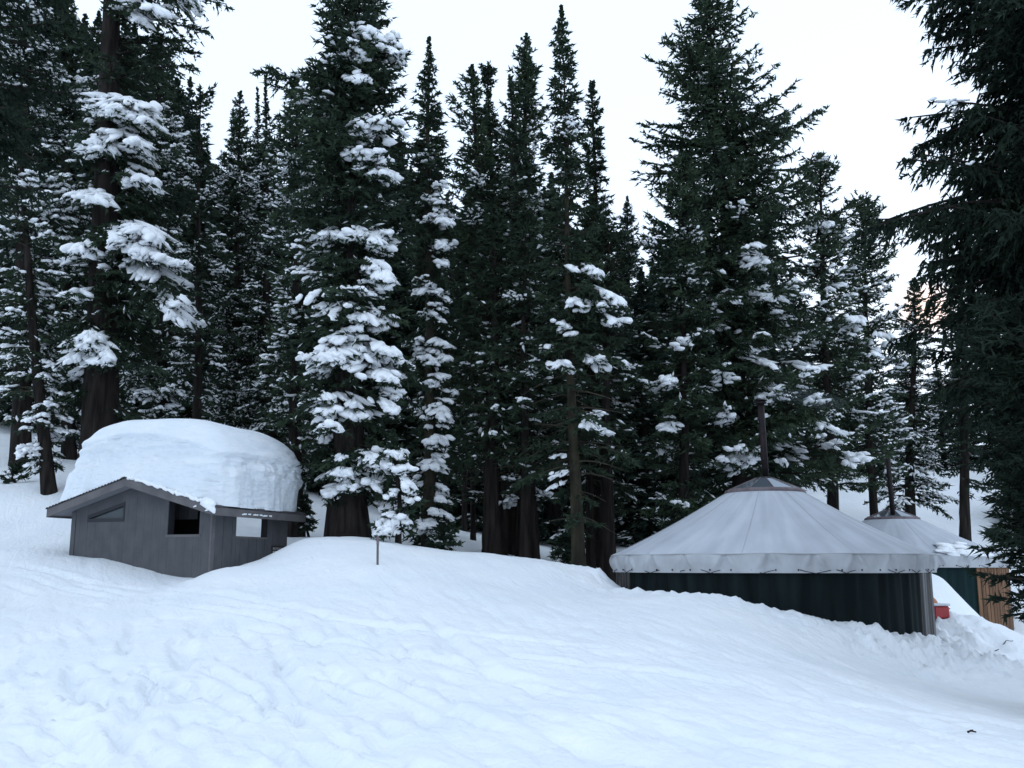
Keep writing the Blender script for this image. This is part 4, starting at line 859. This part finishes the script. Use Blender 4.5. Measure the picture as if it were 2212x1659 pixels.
# forest behind: a few models, copied
models = []
def filler(seed):
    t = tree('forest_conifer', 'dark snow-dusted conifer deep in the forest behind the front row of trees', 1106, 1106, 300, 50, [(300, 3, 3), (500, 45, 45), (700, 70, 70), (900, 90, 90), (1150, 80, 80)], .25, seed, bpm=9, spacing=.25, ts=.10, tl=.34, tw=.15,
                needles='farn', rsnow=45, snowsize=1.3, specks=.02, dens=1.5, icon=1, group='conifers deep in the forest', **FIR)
    return t
models = [filler(s_) for s_ in (71, 72, 73)]
BH = P(1106, 300, 50)[2] - gz(0, 50) + .3
spots = []
rg = np.random.default_rng(99)
sky = [(-300, -100), (0, -100), (360, 100), (440, 350), (480, 330), (600, 330), (660, 200), (850, 260), (900, 330), (960, 420), (1000, 330), (1060, 330), (1200, 330), (1300, 480), (1340, 520), (1400, 500), (1500, 400), (1700, 430), (1800, 520), (1850, 560), (1950, 620), (2050, 680), (2212, 640), (2500, 500)]
su, sv = zip(*sky)
for Y, step in ((42, 72), (50, 64), (60, 60)):
    for u in np.arange(-250, 2450, step):
        u2 = u + rg.uniform(-18, 18); v = np.interp(u2, su, sv) + rg.uniform(20, 130) * (1 if Y < 60 else .7)
        if 1690 < u2 < 2200 and Y < 55: continue
        if 1690 < u2 < 2200: v += 60
        spots.append((u2, v, Y + rg.uniform(-3, 3)))
ZONES = [(330, 'dark snow-dusted conifer in the thick forest behind the massive bare trunk at the left', 'conifers deep in the forest behind the left edge'),
         (700, 'dark snow-dusted conifer in the forest beyond the hut, below the double spire', 'conifers deep in the forest beyond the hut'),
         (1150, 'dark conifer in the forest between the biggest fir and the tallest spire', 'conifers deep in the forest left of the tallest spire'),
         (1450, 'dark conifer in the forest under the gap of sky left of the great hemlock', 'conifers deep in the forest under the sky gap'),
         (1700, 'dark conifer in the forest directly behind the great broad hemlock', 'conifers deep in the forest behind the great hemlock'),
         (9999, 'dark conifer at the top of the snow slope beyond the two yurts', 'conifers on the slope beyond the yurts')]
for i, (u, v, Y) in enumerate(spots):
    x = P(u, 1100, Y)[0]; z = gz(x, Y) - .3; h = P(u, v, Y)[2] - z
    src = models[i % 3]
    if i < 3: o = src
    else:
        o = src.copy(); COL.objects.link(o)
        for ch in list(src.children):
            c = ch.copy(); COL.objects.link(c); c.parent = o
    zl_, zg_ = next((l_, g_) for lim, l_, g_ in ZONES if u < lim)
    o['label'] = zl_; o['group'] = zg_
    s_ = h / BH; o.location = (x, Y, z); o.rotation_euler = (0, 0, rg.uniform(0, 6.28)); wd = (s_ ** .5) * rg.uniform(.95, 1.25); o.scale = (wd, wd, s_)

# thin smoke drifting from the near stove pipe
def smoke():
    p0 = P(1652, 866, Y1[1]); q = MB(); pts = []; rad = []
    for k in range(14):
        f = k / 13; pts.append(p0 + np.array((1.9 * f, .35 * f, .10 * math.sin(f * 5) + .12 * f))); rad.append((.04 + .26 * f ** .7 * (1 + .15 * math.sin(k * 2.3))) * max(.05, 1 - max(0, f - .6) / .4) ** .5)
    q.tube(pts, rad, 12); m = bpy.data.materials.new('smoke'); m.use_nodes = True; t = m.node_tree; t.nodes.clear()
    o_ = N(t, 'ShaderNodeOutputMaterial'); v = N(t, 'ShaderNodeVolumePrincipled'); v.inputs['Color'].default_value = (.75, .85, 1, 1); v.inputs['Density'].default_value = .16
    t.links.new(v.outputs[0], o_.inputs['Volume']); o = q.build('smoke', m, smooth=True)
    o['label'] = 'faint bluish smoke drifting right from the near stove pipe'; o['category'] = 'smoke'; o['kind'] = 'stuff'
smoke()
# twigs lying on the snow at the right
def twig(u, v, Y, pts, label):
    p = P(u, v, Y); x, y = p[:2]; z = gz(x, y); q = MB()
    for pl in pts: q.tube([(a_, b_, gz(x + a_, y + b_) - z + c_ + .01) for a_, b_, c_ in pl], [.012] + [.008] * (len(pl) - 1), 6)
    o = q.build('fallen_twig', M['bark']); o.location = (x, y, z); o['label'] = label; o['category'] = 'twig'
twig(2178, 1421, 22.0, [[(-.12, 0, .01), (0, .02, .02), (.1, 0, .02), (.16, .06, .05)]], 'forked dark twig on the shaded snow by the farther yurt')
twig(2155, 1428, 21.5, [[(-.04, 0, .0), (.05, .02, .02)]], 'tiny dark twig just left of the forked one')
twig(2097, 1569, 10.6, [[(-.035, 0, .0), (.0, .01, .015), (.05, .0, .01)], [(0, .01, .015), (.03, .03, .02)]], 'small dark twig alone on the open snow at the lower right')
print('TRIS', TRI, {o.name: len(o.data.polygons) for o in bpy.data.objects if o.type == 'MESH' and len(o.data.polygons) > 60000})
